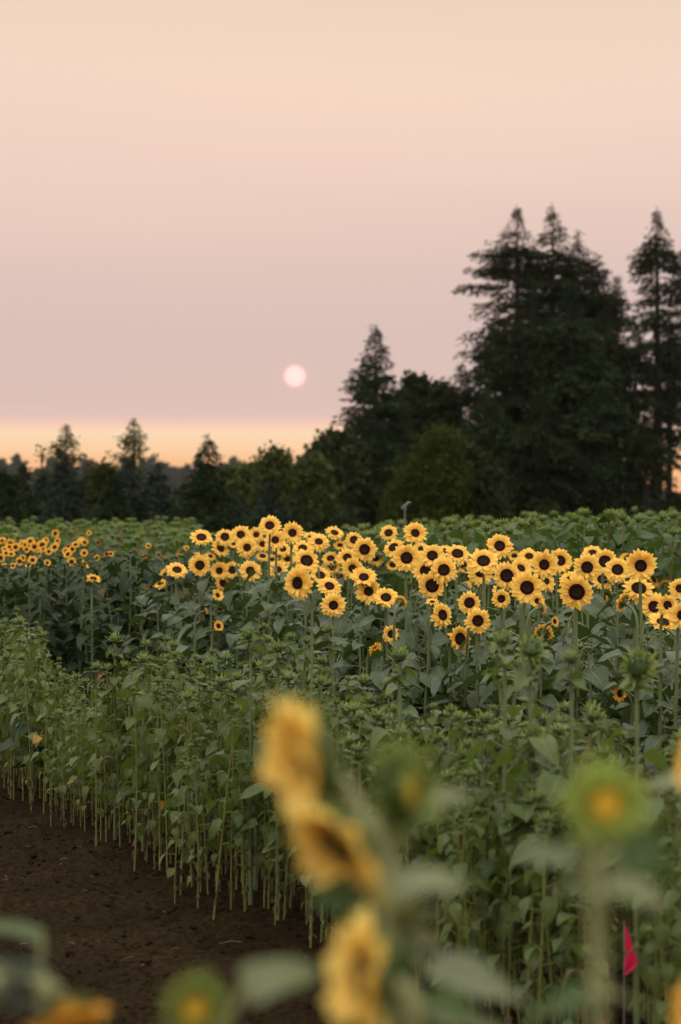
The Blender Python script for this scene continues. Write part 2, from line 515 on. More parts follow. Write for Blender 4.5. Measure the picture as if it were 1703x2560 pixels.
def soil_material():
    m, nt = mat('soil')
    tc_ = N(nt, 'ShaderNodeTexCoord').outputs['Object']
    n1 = noise(nt, 2.2, 5, tc_); n2 = noise(nt, 38, 5, tc_, 0.65); n3 = noise(nt, 160, 3, tc_, 0.7)
    c = mixc(nt, maprange(nt, n1, 0.35, 0.7), (0.024, 0.0160, 0.0070), (0.042, 0.0285, 0.0135))
    c = mixc(nt, maprange(nt, n2, 0.35, 0.7), c, (0.010, 0.0055, 0.003))
    c = mixc(nt, maprange(nt, n3, 0.66, 0.8, 0, 0.6), c, (0.060, 0.040, 0.024))
    far = N(nt, 'ShaderNodeSeparateXYZ'); L(nt, tc_, far.inputs[0])
    c = mixc(nt, maprange(nt, far.outputs[1], 26, 34), c, (0.030, 0.042, 0.016))
    pb = N(nt, 'ShaderNodeBsdfPrincipled'); L(nt, c, pb.inputs['Base Color'])
    pb.inputs['Roughness'].default_value = 1.0; pb.inputs['Specular IOR Level'].default_value = 0.03
    hh = mathn(nt, 'MULTIPLY_ADD', n2, 1.0, mathn(nt, 'MULTIPLY', n3, 0.4))
    L(nt, bumpn(nt, hh, 0.02, 0.9), pb.inputs['Normal'])
    out = N(nt, 'ShaderNodeOutputMaterial'); L(nt, pb.outputs[0], out.inputs['Surface'])
    return m
M['soil'] = soil_material()
tag(gg.build('ground', [M['soil']]), kind='structure')

# ------------------------------------------------------------------ leaves, stems, buds, flower heads
def leaf_tpl(seed, nu=5, nv=7, narrow=1.0, droop=0.35, fold=0.3, teeth=0.04):
    r = np.random.default_rng(seed)
    v = np.linspace(0, 1, nv) ** 0.9
    w = 0.40 * narrow * np.sin(math.pi * np.clip(v, 0, 1) ** 0.60) ** 0.85
    w[0] = 0.03; w[-1] = 0.012
    w *= 1 + teeth * r.normal(size=nv)
    u = np.linspace(-1, 1, nu)
    U, Vv = np.meshgrid(u, v)
    X = U * w[:, None]
    Y = Vv.copy() - 0.10 * (np.abs(U) ** 1.5) * (1 - Vv) ** 3 * 1.4 * (w[:, None] * 2.2)     # heart-shaped base
    ph = r.uniform(0, 6.28)
    dr = droop * r.uniform(0.5, 1.5)
    Z = fold * r.uniform(0.4, 1.3) * np.abs(X) - dr * Vv ** 2 + 0.035 * np.sin(Vv * 9 + ph + U * 1.5) * np.abs(U) + 0.1 * r.normal() * X
    X = X + 0.10 * r.normal() * Vv ** 2
    i = np.arange(nv - 1)[:, None] * nu + np.arange(nu - 1)[None, :]
    i = i.reshape(-1)
    F = np.column_stack((i, i + 1, i + nu + 1, i + nu))
    return np.column_stack((X.ravel(), Y.ravel(), Z.ravel())), F, np.column_stack((U.ravel(), Vv.ravel()))

LEAF_BIG = [leaf_tpl(100 + k, 5, 8, 1.0, 0.35, 0.32) for k in range(14)]
LEAF_YOUNG = [leaf_tpl(200 + k, 5, 6, 0.88, 0.32, 0.35) for k in range(12)]
LEAF_SMALL = [leaf_tpl(300 + k, 3, 5, 0.95, 0.35, 0.3) for k in range(10)]

def put_leaf(g, tpl, base, d, size, up=(0, 0, 1), roll=0.0, mat=0, rnd=None):
    V, F, UV = tpl
    Mx = frame_m(d, up, roll)
    W = (V * size) @ Mx.T + np.asarray(base)
    g.add(W, F, mat, UV, random.random() if rnd is None else rnd)

def petiole(g, p0, d, length, r, mat, sag=0.15, sides=4):
    d = np.asarray(d, float)
    t = np.linspace(0, 1, 4)[:, None]
    P = np.asarray(p0) + d * length * t + np.array([0, 0, -1.0]) * sag * length * t ** 2
    V, F, uv = tube(P, np.linspace(r, r * 0.6, 4), sides)
    g.add(V, F, mat, uv, random.random())
    return P[-1], (P[-1] - P[-2]) / np.linalg.norm(P[-1] - P[-2])

def foliage(g, tpls, H, h0, h1, n, size_lo, size_hi, pet=0.6, pitch=(-60, -10), rise=(15, 50), stem_r=0.006, lean=(0, 0), mats=(0, 1)):
    """leaves set spirally round a stem of height H; sizes grow towards 3/4 height"""
    phi = random.uniform(0, 6.28)
    for k in range(n):
        t = (k + random.uniform(0.1, 0.9)) / n
        h = h0 + (h1 - h0) * t
        phi += 2.4 + random.uniform(-0.4, 0.4)
        size = (size_lo + (size_hi - size_lo) * math.sin(math.pi * min(1, 0.15 + t * 0.72))) * random.uniform(0.75, 1.2)
        a = R(random.uniform(*rise))
        d = np.array([math.cos(phi) * math.cos(a), math.sin(phi) * math.cos(a), math.sin(a)])
        c = (lean[0] * (h / H) ** 2, lean[1] * (h / H) ** 2)
        p, dd = petiole(g, (c[0], c[1], h), d, size * pet * random.uniform(0.7, 1.2), stem_r * 0.4, mats[1])
        b = R(random.uniform(*pitch))
        ph2 = phi + random.uniform(-0.5, 0.5)
        ld = (math.cos(ph2) * math.cos(b), math.sin(ph2) * math.cos(b), math.sin(b))
        put_leaf(g, random.choice(tpls), p, ld, size, roll=random.uniform(-0.5, 0.5), mat=mats[0])

def bract(g, base, d, length, width, curl, mat, up=(0, 0, 1)):
    v = np.array([0, 0.35, 0.75, 1.0]); w = np.array([0.75, 1.0, 0.45, 0.03]) * width / 2
    z = curl * length * v ** 2
    V = []
    for a, b, c in zip(v, w, z):
        V += [(-b, a * length, c), (0, a * length, c - b * 0.3), (b, a * length, c)]
    F = []
    for i in range(3):
        for j in range(2):
            q_ = i * 3 + j
            F.append((q_, q_ + 1, q_ + 4, q_ + 3))
    Mx = frame_m(d, up)
    g.add(np.array(V) @ Mx.T + np.asarray(base), F, mat, np.column_stack((np.tile([-1, 0, 1], 4), np.repeat(v, 3))), random.random())

def lathe(g, prof, mat, sides=14, uvr=False, ripple=0.0):
    """prof: list of (radius, z)"""
    n = len(prof)
    th = np.linspace(0, 2 * math.pi, sides, endpoint=False)
    V = []; UV = []
    rm = max(p[0] for p in prof)
    for r_, z in prof:
        rr = r_ * (1 + ripple * np.sin(th * 5 + z * 40))
        V.append(np.column_stack((rr * np.cos(th), rr * np.sin(th), np.full(sides, z))))
        UV.append(np.column_stack((np.full(sides, r_ / rm), th / 6.28)))
    i = np.arange(n - 1)[:, None] * sides; j = np.arange(sides)[None, :]; k = (np.arange(sides) + 1)[None, :] % sides
    F = np.stack(((i + j), (i + k), (i + sides + k), (i + sides + j)), -1).reshape(-1, 4)
    g.add(np.concatenate(V), F, mat, np.concatenate(UV), random.random())

def bud_arrays(r=0.020, n=12, rings=3, open_=0.0, mats=(0, 1)):
    """closed sunflower bud sitting at the origin, its axis +Z"""
    g = Geo()
    lathe(g, [(0.001, -0.25 * r), (0.55 * r, -0.15 * r), (0.95 * r, 0.35 * r), (1.0 * r, 0.8 * r), (0.75 * r, 1.15 * r), (0.3 * r, 1.3 * r), (0.001, 1.3 * r)], mats[0], 10)
    for q_ in range(rings):
        el = R((-8, 28, 62)[q_]) + open_
        m_ = n - q_ * 2
        for k in range(m_):
            a = (k + 0.5 * q_ + random.uniform(-.2, .2)) / m_ * 6.283
            e = el + random.uniform(-0.22, 0.22)
            z0 = r * (0.25 + 0.38 * q_)
            rr = r * (0.93, 0.95, 0.7)[q_]
            d = (math.cos(a) * math.cos(e), math.sin(a) * math.cos(e), math.sin(e))
            bract(g, (rr * math.cos(a), rr * math.sin(a), z0), d, r * random.uniform(0.9, 1.7) * (1.0, 1.0, .8)[q_], r * 0.42, random.uniform(0.0, 0.45), mats[1])
    return g

def opening_bud(r=0.03, n=16):
    """big bud just opening: returns (green geometry, yellow core geometry), axis +Z"""
    g = Geo(); c = Geo()
    lathe(g, [(0.001, -0.5 * r), (0.5 * r, -0.42 * r), (1.0 * r, -0.05 * r), (1.08 * r, 0.25 * r), (0.85 * r, 0.42 * r)], 0, 18)
    for q_ in range(4):
        el = R((-15, 8, 32, 58)[q_])
        for k in range(n):
            a = (k + 0.5 * q_ + random.uniform(-.2, .2)) / n * 6.283
            e = el + random.uniform(-0.2, 0.2)
            rr = r * (0.98, 1.05, 1.0, 0.86)[q_]
            d = (math.cos(a) * math.cos(e), math.sin(a) * math.cos(e), math.sin(e))
            bract(g, (rr * math.cos(a), rr * math.sin(a), r * (0.0, 0.15, 0.3, 0.42)[q_]), d, r * random.uniform(0.8, 1.7) * (1, 1, .95, .75)[q_], r * 0.42, random.uniform(0.0, 0.4), 1)
    lathe(c, [(0.80 * r, 0.36 * r), (0.62 * r, 0.5 * r), (0.35 * r, 0.58 * r), (0.001, 0.60 * r)], 0, 18)
    for k in range(34):
        a = k * 2.4; rr = r * 0.82 * math.sqrt((k + 0.5) / 34)
        d = (math.cos(a) * 0.25, math.sin(a) * 0.25, 1)
        bract(c, (rr * math.cos(a), rr * math.sin(a), r * 0.55), d, r * 0.3, r * 0.22, -0.4, 0)
    return g, c

def petal_ring(g, n, r0, length, width, elev, seed, mat=0, skip=None, nu=4, nv=5):
    r = np.random.default_rng(seed)
    v = np.linspace(0, 1, nv); u = np.linspace(-1, 1, nu)
    wp = np.interp(v, [0, .3, .62, .87, 1], [.55, .92, 1.0, .74, .16])
    U, Vv = np.meshgrid(u, v)
    i = (np.arange(nv - 1)[:, None] * nu + np.arange(nu - 1)[None, :]).reshape(-1)
    F = np.column_stack((i, i + 1, i + nu + 1, i + nu))
    for k in range(n):
        a = (k + r.uniform(-.28, .28)) / n * 2 * math.pi
        if skip is not None and skip(a): continue
        Ln = length * r.uniform(0.85, 1.12); W = width / 2 * r.uniform(0.85, 1.15)
        el = elev + r.normal() * 0.13
        curl = r.normal() * 0.12 - 0.10
        X = U * W * wp[:, None]
        Y = Vv * Ln
        Z = 0.35 * (np.abs(X)) * r.uniform(0.2, 1.4) + curl * Ln * Vv ** 2
        tw = r.normal() * 0.25
        Z = Z + tw * X * Vv
        X = X + r.normal() * 0.06 * Ln * Vv ** 2
        d = np.array([math.cos(a) * math.cos(el), math.sin(a) * math.cos(el), math.sin(el)])
        Mx = frame_m(d, (0, 0, 1))
        P = np.column_stack((X.ravel(), Y.ravel(), Z.ravel())) @ Mx.T + np.array([math.cos(a) * r0, math.sin(a) * r0, r.uniform(0, 0.02)])
        g.add(P, F, mat, np.column_stack((U.ravel(), Vv.ravel())), r.random())

def head_meshes(seed, disc_r=0.44, cup=0.12, n1=19, n2=19, tag_='', pm='petal', wide=1.0):
    """a flower head of petal-tip radius 1, facing +Z: meshes for calyx, petals, seed disc"""
    c = Geo()
    lathe(c, [(0.10, -0.34), (0.26, -0.27), (0.43, -0.12), (0.47, 0.0), (0.42, 0.03)], 0, 14)
    for q_ in range(2):
        for k in range(13):
            a = (k + 0.5 * q_ + random.uniform(-.2, .2)) / 13 * 6.283
            e = R((-12, 6)[q_]) + random.uniform(-.15, .15)
            bract(c, (0.43 * math.cos(a), 0.43 * math.sin(a), -0.07 - 0.03 * q_), (math.cos(a) * math.cos(e), math.sin(a) * math.cos(e), math.sin(e)), random.uniform(.26, .4), 0.17, -0.2, 0)
    p = Geo()
    petal_ring(p, n1, disc_r * 0.86, 1.02 - disc_r * 0.86, 0.31 * wide, cup, seed * 3 + 1)
    petal_ring(p, n2, disc_r * 0.90, 0.90 - disc_r * 0.86, 0.30 * wide, cup + 0.16, seed * 3 + 2)
    petal_ring(p, n2 // 2, disc_r * 0.90, 0.80 - disc_r * 0.86, 0.24 * wide, cup + 0.4, seed * 3 + 3)
    d = Geo()
    dr = disc_r
    lathe(d, [(dr, 0.02), (dr * 0.99, 0.075), (dr * 0.86, 0.115), (dr * 0.66, 0.105), (dr * 0.5, 0.075), (dr * 0.3, 0.055), (0.001, 0.055)], 0, 26, ripple=0.015)
    # short florets standing round the rim of the disc
    for k in range(60):
        a = k * 2.39996; rr = dr * (0.62 + 0.36 * random.random())
        bract(d, (rr * math.cos(a), rr * math.sin(a), 0.07), (math.cos(a) * .3, math.sin(a) * .3, 1), 0.07, 0.035, 0.0, 0)
    return (c.mesh('calyx' + tag_, [M['calyx']]), p.mesh('petals' + tag_, [M[pm]]), d.mesh('seed_disc' + tag_, [M['disc']]))

HEADS = [head_meshes(k, disc_r=random.uniform(0.36, 0.49), cup=random.uniform(-0.18, 0.34), wide=random.uniform(.86, 1.1), n1=random.choice((17, 19, 21)), n2=random.choice((16, 18, 20))) for k in range(15)]
HEADS_DEEP = [head_meshes(40 + k, disc_r=random.uniform(0.42, 0.5), cup=random.uniform(0.1, 0.5), n1=15, n2=12, pm='petal_deep') for k in range(3)]
HEADS_RUST = [head_meshes(60 + k, disc_r=0.5, cup=0.2, n1=15, n2=12, pm='petal_rust') for k in range(2)]

def head_normal(yaw, pitch):
    y, p = R(yaw), R(pitch)
    return np.array([math.sin(y) * math.cos(p), -math.cos(y) * math.cos(p), math.sin(p)])

def add_head(parent, loc, n, radius, meshes, spin=None):
    """flower_head (calyx mesh) > petals, seed_disc"""
    n = np.asarray(n)
    q_ = Vector(n).to_track_quat('Z', 'Y')
    from mathutils import Quaternion
    q_ = q_ @ Quaternion((0, 0, 1), random.uniform(0, 6.28) if spin is None else spin)
    h = link('flower_head', meshes[0], parent)
    h.location = loc; h.rotation_mode = 'QUATERNION'; h.rotation_quaternion = q_
    h.scale = (radius,) * 3
    link('petals', meshes[1], h); link('seed_disc', meshes[2], h)
    return h

def stem_curve(p0, attach, n, bend=0.10):
    """upright stem from p0 that bows over to reach attach along n"""
    p0 = np.asarray(p0, float); A = np.asarray(attach, float)
    nn = np.asarray(n, float)
    c2 = A - nn * bend * 0.6
    c1 = np.array([p0[0] * 0.15 + c2[0] * 0.85, p0[1] * 0.15 + c2[1] * 0.85, A[2] - bend * 1.3])
    base = [p0 + (c1 - p0) * t for t in np.linspace(0, 1, 6)[:-1]]
    t = np.linspace(0, 1, 7)[:, None]
    cv = (1 - t) ** 3 * c1 + 3 * (1 - t) ** 2 * t * (c1 + np.array([0, 0, bend * 0.7])) + 3 * (1 - t) * t ** 2 * c2 + t ** 3 * A
    return np.vstack((base, cv))

# ---- foliage meshes shared by the plants of a bed (all for a stem of height 1 m, scaled in z per plant)
def bloom_foliage(seed, n=13, lo=0.07, hi=0.15, mt=('leaf_bed', 'stem_bed')):
    random.seed(seed)
    g = Geo()
    foliage(g, LEAF_BIG, 1.0, 0.22, 0.82, n, lo, hi, pet=0.55, pitch=(-30, 5), rise=(10, 40), stem_r=0.009)
    return g.mesh('leaves', [M[mt[0]], M[mt[1]]])
FOL_BED = [bloom_foliage(500 + k) for k in range(7)]
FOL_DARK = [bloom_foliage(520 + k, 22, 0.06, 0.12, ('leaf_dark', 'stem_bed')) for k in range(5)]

def bloom_plant(head, R_, yaw, pitch, meshes, fol, label, group, name='sunflower', stem_r=0.009, cat='sunflower'):
    n = head_normal(yaw, pitch)
    attach = np.array(head) - n * R_ * 0.30
    back = attach - n * 0.09
    bx = back[0] + random.uniform(-0.05, 0.05); by = back[1] + random.uniform(-0.02, 0.08)
    z0 = gz(bx, by)
    root = empty(name, (bx, by, z0), 0, label, cat, group)
    o0 = np.array([bx, by, z0])
    P = stem_curve((0, 0, -0.01), attach - o0, n, bend=0.11)
    g = Geo(); V, F, uv = tube(P, np.linspace(stem_r, stem_r * 0.62, len(P)), 7)
    g.add(V, F, 0, uv, random.random())
    g.build('stem', [M['stem_bed']], root)
    if fol is not None:
        f = link('leaves', fol, root)
        f.rotation_euler = (0, 0, random.uniform(0, 6.28))
        hh = max(0.3, attach[2] - z0)
        f.scale = (random.uniform(0.9, 1.15),) * 2 + (hh * 0.98,)
    add_head(root, attach - o0 + n * R_ * 0.30, n, R_, meshes)
    return root

# ------------------------------------------------------------------ the main blooming bed
def za(x, y): return (380 + x / 2.529, 1260 + y / 2.529)
def zb(x, y): return (852 + x / 1.8425, 1250 + y / 1.8425)
# (frame, x, y, diameter, yaw, pitch, label)
S = 'sunflower '
MAIN = [
 ('a', 745, 137, 132, 0, 30, 'highest sunflower of the blooming bed, open just below the round olive tree'),
 ('a', 888, 183, 132, 5, 15, 'tall open sunflower right of the highest one, green leaf tip across its dark centre'),
 ('a', 313, 212, 132, 10, 50, 'upward tilted sunflower at the top left end of the blooming bed'),
 ('a', 462, 208, 112, 5, 30, 'sunflower between the upward tilted top left one and a wider bloom on its right'),
 ('a', 562, 194, 122, 0, 20, 'third sunflower from the left along the top line of the blooming bed'),
 ('a', 660, 195, 95, 0, 20, 'sunflower half covered by a dark leaf beneath the highest bloom'),
 ('a', 780, 228, 125, -5, 25, 'sunflower wedged directly under the two highest blooms'),
 ('a', 432, 283, 112, 35, 35, 'sunflower turned right and upward under the top left line of blooms'),
 ('a', 602, 275, 124, 0, 15, 'open sunflower under the third bloom of the top line'),
 ('a', 700, 255, 90, 0, 25, None), ('a', 515, 250, 75, 20, 45, None),
 ('a', 303, 387, 132, 0, 8, 'large flat open sunflower at the left end with a second one close behind it'),
 ('a', 283, 350, 100, -10, 30, None),
 ('a', 92, 455, 98, -25, 15, 'middle one of the three overlapping sunflowers at the far left tip of the bed'),
 ('a', 158, 418, 125, 10, 48, 'upper right one of the three overlapping sunflowers at the far left tip'),
 ('a', 58, 500, 100, -30, 45, 'lowest and outermost of the three sunflowers at the far left tip'),
 ('a', 427, 423, 112, -5, 15, 'left one of two touching sunflowers above a narrow side-turned bloom'),
 ('a', 508, 417, 104, 8, 15, 'right one of two touching sunflowers above a narrow side-turned bloom'),
 ('a', 447, 500, 98, 42, 12, 'narrow sunflower turned right below two touching blooms'),
 ('a', 622, 422, 128, 0, 20, 'sunflower with drooping lower petals on a tall bare stem left of centre'),
 ('a', 415, 578, 78, 38, 28, 'small side-turned sunflower lowest in its column of three'),
 ('a', 797, 417, 122, 8, 35, 'sunflower just left of the tall blurred bloom, lower petals cut by shade'),
 ('a', 1010, 212, 100, 15, 58, 'small sunflower facing the sky left of a wide upturned one'),
 ('a', 1055, 240, 130, 10, 42, None),
 ('a', 1155, 183, 112, 25, 48, 'upturned sunflower standing alone above the middle of the bed, petals flared'),
 ('a', 1278, 227, 108, 0, 30, 'sunflower just above left of a large flat open bloom in the middle'),
 ('a', 1345, 287, 148, 0, 10, 'large flat open sunflower high in the middle of the bed'),
 ('a', 953, 280, 128, 0, 45, 'upturned sunflower behind the big shaggy double bloom'),
 ('a', 978, 360, 155, 12, 32, 'big shaggy sunflower with ruffled petals just above the tall blurred one'),
 ('a', 1130, 345, 105, 0, 45, None),
 ('a', 1235, 340, 125, -8, 28, 'sunflower below left of the large flat bloom in the middle'),
 ('a', 1268, 408, 128, 0, 12, 'flat open sunflower under the lower left of the large middle bloom'),
 ('a', 1065, 452, 124, 10, 40, 'upturned sunflower right of the tall blurred bloom'),
 ('a', 1187, 460, 98, 0, 45, None),
 ('a', 1122, 520, 145, 15, 38, 'wide sunflower tilted up, right above the lone low bloom in the middle'),
 ('a', 1340, 465, 152, 5, 48, 'upturned sunflower directly behind a big open pair'),
 ('a', 1370, 553, 152, 8, 15, 'big open sunflower, left of the overlapping front pair in the middle'),
 ('a', 1480, 593, 145, 5, 40, 'upturned sunflower, right of the overlapping front pair in the middle'),
 ('a', 1148, 640, 146, 0, 6, 'lone flat sunflower hanging below the middle of the bed'),
 ('a', 1510, 822, 108, 30, 5, 'small sunflower low among leaves turned slightly right'),
 ('a', 1497, 183, 108, 0, 32, 'small sunflower beside the grey water pipe, left of a taller one'),
 ('a', 1528, 275, 138, -30, 38, 'tilted sunflower under the small one beside the grey water pipe'),
 ('a', 1405, 340, 90, 20, 30, None), ('a', 1140, 400, 96, 0, 30, None), ('a', 825, 285, 105, 10, 40, None),
 ('a', 1190, 262, 78, 0, 45, None), ('a', 760, 352, 80, 0, 45, None), ('a', 858, 350, 92, -10, 40, None),
 ('a', 700, 330, 80, 10, 50, None), ('a', 370, 330, 70, 30, 50, None), ('a', 1090, 420, 80, -20, 40, None),
 ('b', 343, 153, 102, 12, 25, 'tallest sunflower right of the grey water pipe'),
 ('b', 303, 267, 120, 0, 10, 'flat open sunflower below the tallest one beside the pipe'),
 ('b', 370, 226, 70, 0, 30, None),
 ('b', 422, 257, 112, 0, 28, 'sunflower behind and right of the flat bloom near the pipe, specks on its disc'),
 ('b', 538, 248, 108, 5, 38, 'upturned sunflower with a wide low disc between the pipe and the tall stray bloom'),
 ('b', 475, 322, 120, 0, 12, 'round open sunflower overlapping one at its left in the middle right'),
 ('b', 390, 325, 112, -10, 20, 'sunflower partly hidden by the round bloom on its right'),
 ('b', 421, 395, 118, 0, 8, 'flat sunflower below the overlapping pair with ragged lower petals'),
 ('b', 658, 282, 128, 0, 40, 'upturned sunflower peering over the top of an upright bloom'),
 ('b', 732, 212, 112, 0, 18, 'sunflower standing clear above the others right of centre'),
 ('b', 643, 332, 118, 0, 8, 'upright sunflower in front of an upturned one, right of centre'),
 ('b', 563, 300, 75, 10, 20, None),
 ('b', 765, 348, 120, 0, 8, 'flat sunflower touching the top left of a larger front bloom'),
 ('b', 868, 260, 90, 5, 42, 'small upturned sunflower on the back line between two wide blooms'),
 ('b', 830, 315, 98, 30, 38, 'side-turned sunflower squeezed between two flat ones'),
 ('b', 937, 298, 124, 8, 12, 'wide sunflower with big disc left of one marked by a leaf'),
 ('b', 1010, 280, 108, 10, 15, 'sunflower with a green leaf lying over the lower disc'),
 ('b', 943, 370, 106, 40, 25, 'side-turned sunflower right of the larger flat front bloom'),
 ('b', 858, 404, 142, 0, 12, 'large flat front sunflower on a straight stem with a bract below'),
 ('b', 1087, 423, 150, 0, 3, 'largest open sunflower of the bed, big black disc, facing straight out'),
 ('b', 1060, 372, 110, -20, 35, None),
 ('b', 1135, 310, 122, 0, 10, 'flat sunflower above right of the largest bloom'),
 ('b', 1217, 283, 108, 0, 12, 'sunflower on the back line above a leaf-crossed bloom'),
 ('b', 1275, 322, 114, 0, 25, 'sunflower with a grey leaf crossing its disc near the right'),
 ('b', 1160, 245, 92, 0, 50, None),
 ('b', 1382, 303, 138, 0, 8, 'big open sunflower highest at the right side of the bed'),
 ('b', 1325, 270, 80, -10, 45, None),
 ('b', 1373, 408, 136, 8, 42, 'wide upturned sunflower below the big right side bloom'),
 ('b', 1443, 492, 128, 15, 20, 'leaning sunflower in the lower right cluster, left of two others'),
 ('b', 1505, 485, 98, 10, 15, 'small sunflower between two larger ones in the lower right cluster'),
 ('b', 1572, 530, 118, 0, 10, 'sunflower cut by the right edge in the lower cluster'),
 ('b', 1485, 565, 132, 10, 58, 'sunflower facing the sky, lowest of the right cluster'),
 ('b', 1562, 408, 98, -5, 20, 'sunflower at the right edge above the lower cluster'),
 ('b', 1300, 468, 95, -120, 25, 'sunflower seen from behind, petals up, right of the largest one'),
 ('b', 593, 473, 100, 0, 10, 'small upper left one of three low stray sunflowers right of centre'),
 ('b', 632, 556, 114, 0, 6, 'middle right one of the low stray sunflowers right of centre'),
 ('b', 468, 530, 114, 35, 8, 'low sunflower turned right on the left side of the stray group'),
 ('b', 548, 640, 112, 38, 5, 'lowest full sunflower turned right under the stray group'),
 ('b', 750, 413, 96, 0, 35, None), ('b', 740, 455, 80, 0, 5, None), ('b', 905, 465, 66, 20, 10, None),
 ('b', 1205, 368, 100, 10, 40, None), ('b', 1210, 440, 92, 100, 40, None), ('b', 1440, 368, 78, 60, 30, None),
 ('b', 925, 495, 62, 110, 10, None), ('b', 422, 470, 56, 0, 60, None), ('b', 800, 258, 60, 0, 45, None),
 ('b', 575, 398, 56, -20, 30, None), ('b', 480, 235, 66, 0, 45, None), ('b', 700, 300, 80, 10, 40, None), ('b', 1040, 330, 70, 10, 10, None),
 ('b', 160, 270, 76, 20, 30, None), ('b', 240, 300, 60, 0, 40, None), ('b', 640, 405, 60, 150, 10, None),
 ('b', 900, 425, 74, 90, 30, None), ('b', 1120, 370, 80, -40, 30, None), ('b', 1500, 400, 70, 150, 20, None), ('b', 1250, 400, 80, 60, 30, None),
]
SMALL = [   # half-open or small deep yellow heads low in the bed
 ('a', 340, 675, 46, 80, 10, 'small orange half-open sunflower seen from the side, low at the left', 3),
 ('a', 420, 772, 66, 30, 20, 'small orange sunflower with curled petals low at the left among leaves', 0),
 ('b', 935, 612, 86, 160, 30, 'half-open orange sunflower seen from behind with green back, low right', 1),
 ('b', 1290, 890, 82, -50, 5, 'small half-open orange sunflower standing low at the right in front of the bed', 2),
 ('b', 275, 470, 60, 150, 15, 'orange sunflower seen from behind beside an upturned front bloom', 0),
 ('b', 160, 692, 70, 30, -10, 'dim orange sunflower deep in the leaves at the bottom of the bed', 1),
 ('a', 1430, 935, 60, -20, 0, 'dim orange flower hidden under leaves below the small right-turned bloom', 1),
 ('b', 985, 560, 46, 40, 10, 'orange petals showing between leaves under the front blooms', 0),
]
U_B = 5.3 * 1.0     # left edge of the blooming bed: x = 5.3 - 0.395 d
def edge_d(sx): return 5.3 / ((sx - 851.5) / FPX + 0.395)

random.seed(21)
main_spots = []
for e in MAIN + [s[:7] for s in SMALL]:
    fr, x, y, dia, yaw, pitch, lab = e
    sx, sy = za(x, y) if fr == 'a' else zb(x, y)
    dia = dia / (2.529 if fr == 'a' else 1.8425)
    d = min(max(830 / dia, edge_d(sx) + 0.15), 18.0)
    low = (sy - 1314) / 300.0
    d = max(edge_d(sx) + 0.15, d - 0.0 * low)
    if dia < 42 and sy > 1480: d = edge_d(sx) + random.uniform(0.3, 0.9)
    if sy > 1490 and dia < 66: d = edge_d(sx) - .18
    main_spots.append((sx, sy, dia, d, yaw, pitch, lab))
for k, (sx, sy, dia, d, yaw, pitch, lab) in enumerate(main_spots):
    small = k >= len(MAIN)
    p = at(sx, sy, d)
    rad = dia * d / FPX / 2 * 1.11
    # the scene keeps every head off the ground and on a stem of its own
    if small:
        ms = HEADS_DEEP[SMALL[k - len(MAIN)][7] % 3]
    else:
        ms = HEADS[(k * 4) % 15]
    bloom_plant(p, rad, yaw + random.uniform(-5, 5), pitch + random.uniform(-4, 4), ms, FOL_BED[k % 7],
                lab or 'sunflower bloom mostly hidden behind its open neighbours in the blooming bed', 'sunflowers in bloom in the wide bed' if lab else 'half hidden blooms of the wide bed')

# leafy plants between the blooms
def leafy_plant_meshes(seed, H=1.0, n=16, lo=0.08, hi=0.15, lm='leaf_bed'):
    random.seed(seed)
    s = Geo(); V, F, uv = tube([(0, 0, -.01), (0.005, 0, H * .35), (-0.004, .004, H * .7), (0.006, 0, H)], [.009, .008, .007, .004], 6)
    s.add(V, F, 0, uv, .5)
    g = Geo(); foliage(g, LEAF_BIG, H, 0.15, H * 0.99, n, lo, hi, pet=0.55, pitch=(-35, 8), rise=(12, 50), stem_r=0.009)
    b = bud_arrays(0.014, 9, 2)
    Vb = b.arrays(); b2 = Geo(); b2.merge(Vb, loc=(0.006, 0, H))
    return s.mesh('stem', [M['stem_bed']]), g.mesh('leaves', [M[lm], M['stem_bed']]), b2.mesh('bud', [M['bud'], M['bract']])

def place_plant(meshes, x, y, s, name, label, cat, group, sz=None):
    root = empty(name, (x, y, gz(x, y)), random.uniform(0, 6.28), label, cat, group)
    root.scale = (s, s, sz or s)
    root.rotation_euler = (random.gauss(0, .045), random.gauss(0, .045), random.uniform(0, 6.28))
    for nm, me in zip(('stem', 'leaves', 'bud'), meshes):
        link(nm, me, root)
    return root

LEAFY = [leafy_plant_meshes(700 + k) for k in range(8)]
random.seed(31)
placed = 0
cand = []
step = 0.235
for iu in range(-2, 40):
    for iv in range(60):
        u = iu * 0.27 + random.uniform(-.09, .09); v = iv * step + random.uniform(-.08, .08)
        y = 9.6 + v; x = 5.3 - 0.395 * y + 0.05 + u
        if y > 18.6 or u < 0.0: continue
        if abs(x) > 0.141 * y + 0.22: continue
        depth_in = y - 5.3 / (x / y + 0.395)      # metres behind the front of the bed along the view
        if depth_in > 5.2: continue
        cand.append((x, y, depth_in))
for x, y, di in cand:
    if di > 1.2 and random.random() < 0.45: continue
    top = 0.95 + 0.012 * (y - 10) + random.uniform(-.16, .12)
    if di < 0.4: top *= random.uniform(0.65, 1.0)
    # do not cover the faces of the blooms farther back
    sxp = 851.5 + x / y * FPX
    for (hx, hy, hd_, dd_, _a, _b, lb) in main_spots:
        if lb and dd_ > y - .1 and abs(hx - sxp) < hd_ * .5 + 45:
            lim = at(hx, hy + hd_ * .62 + 12, y).z
            top = min(top, lim)
    if top < .25: continue
    place_plant(random.choice(LEAFY), x, y, random.uniform(.85, 1.1), 'leafy_sunflower', 'leafy sunflower plant without an open flower among the blooms of the wide bed',
                'sunflower', 'leafy plants filling the blooming bed', top)
    placed += 1
print('bed leafy', placed)

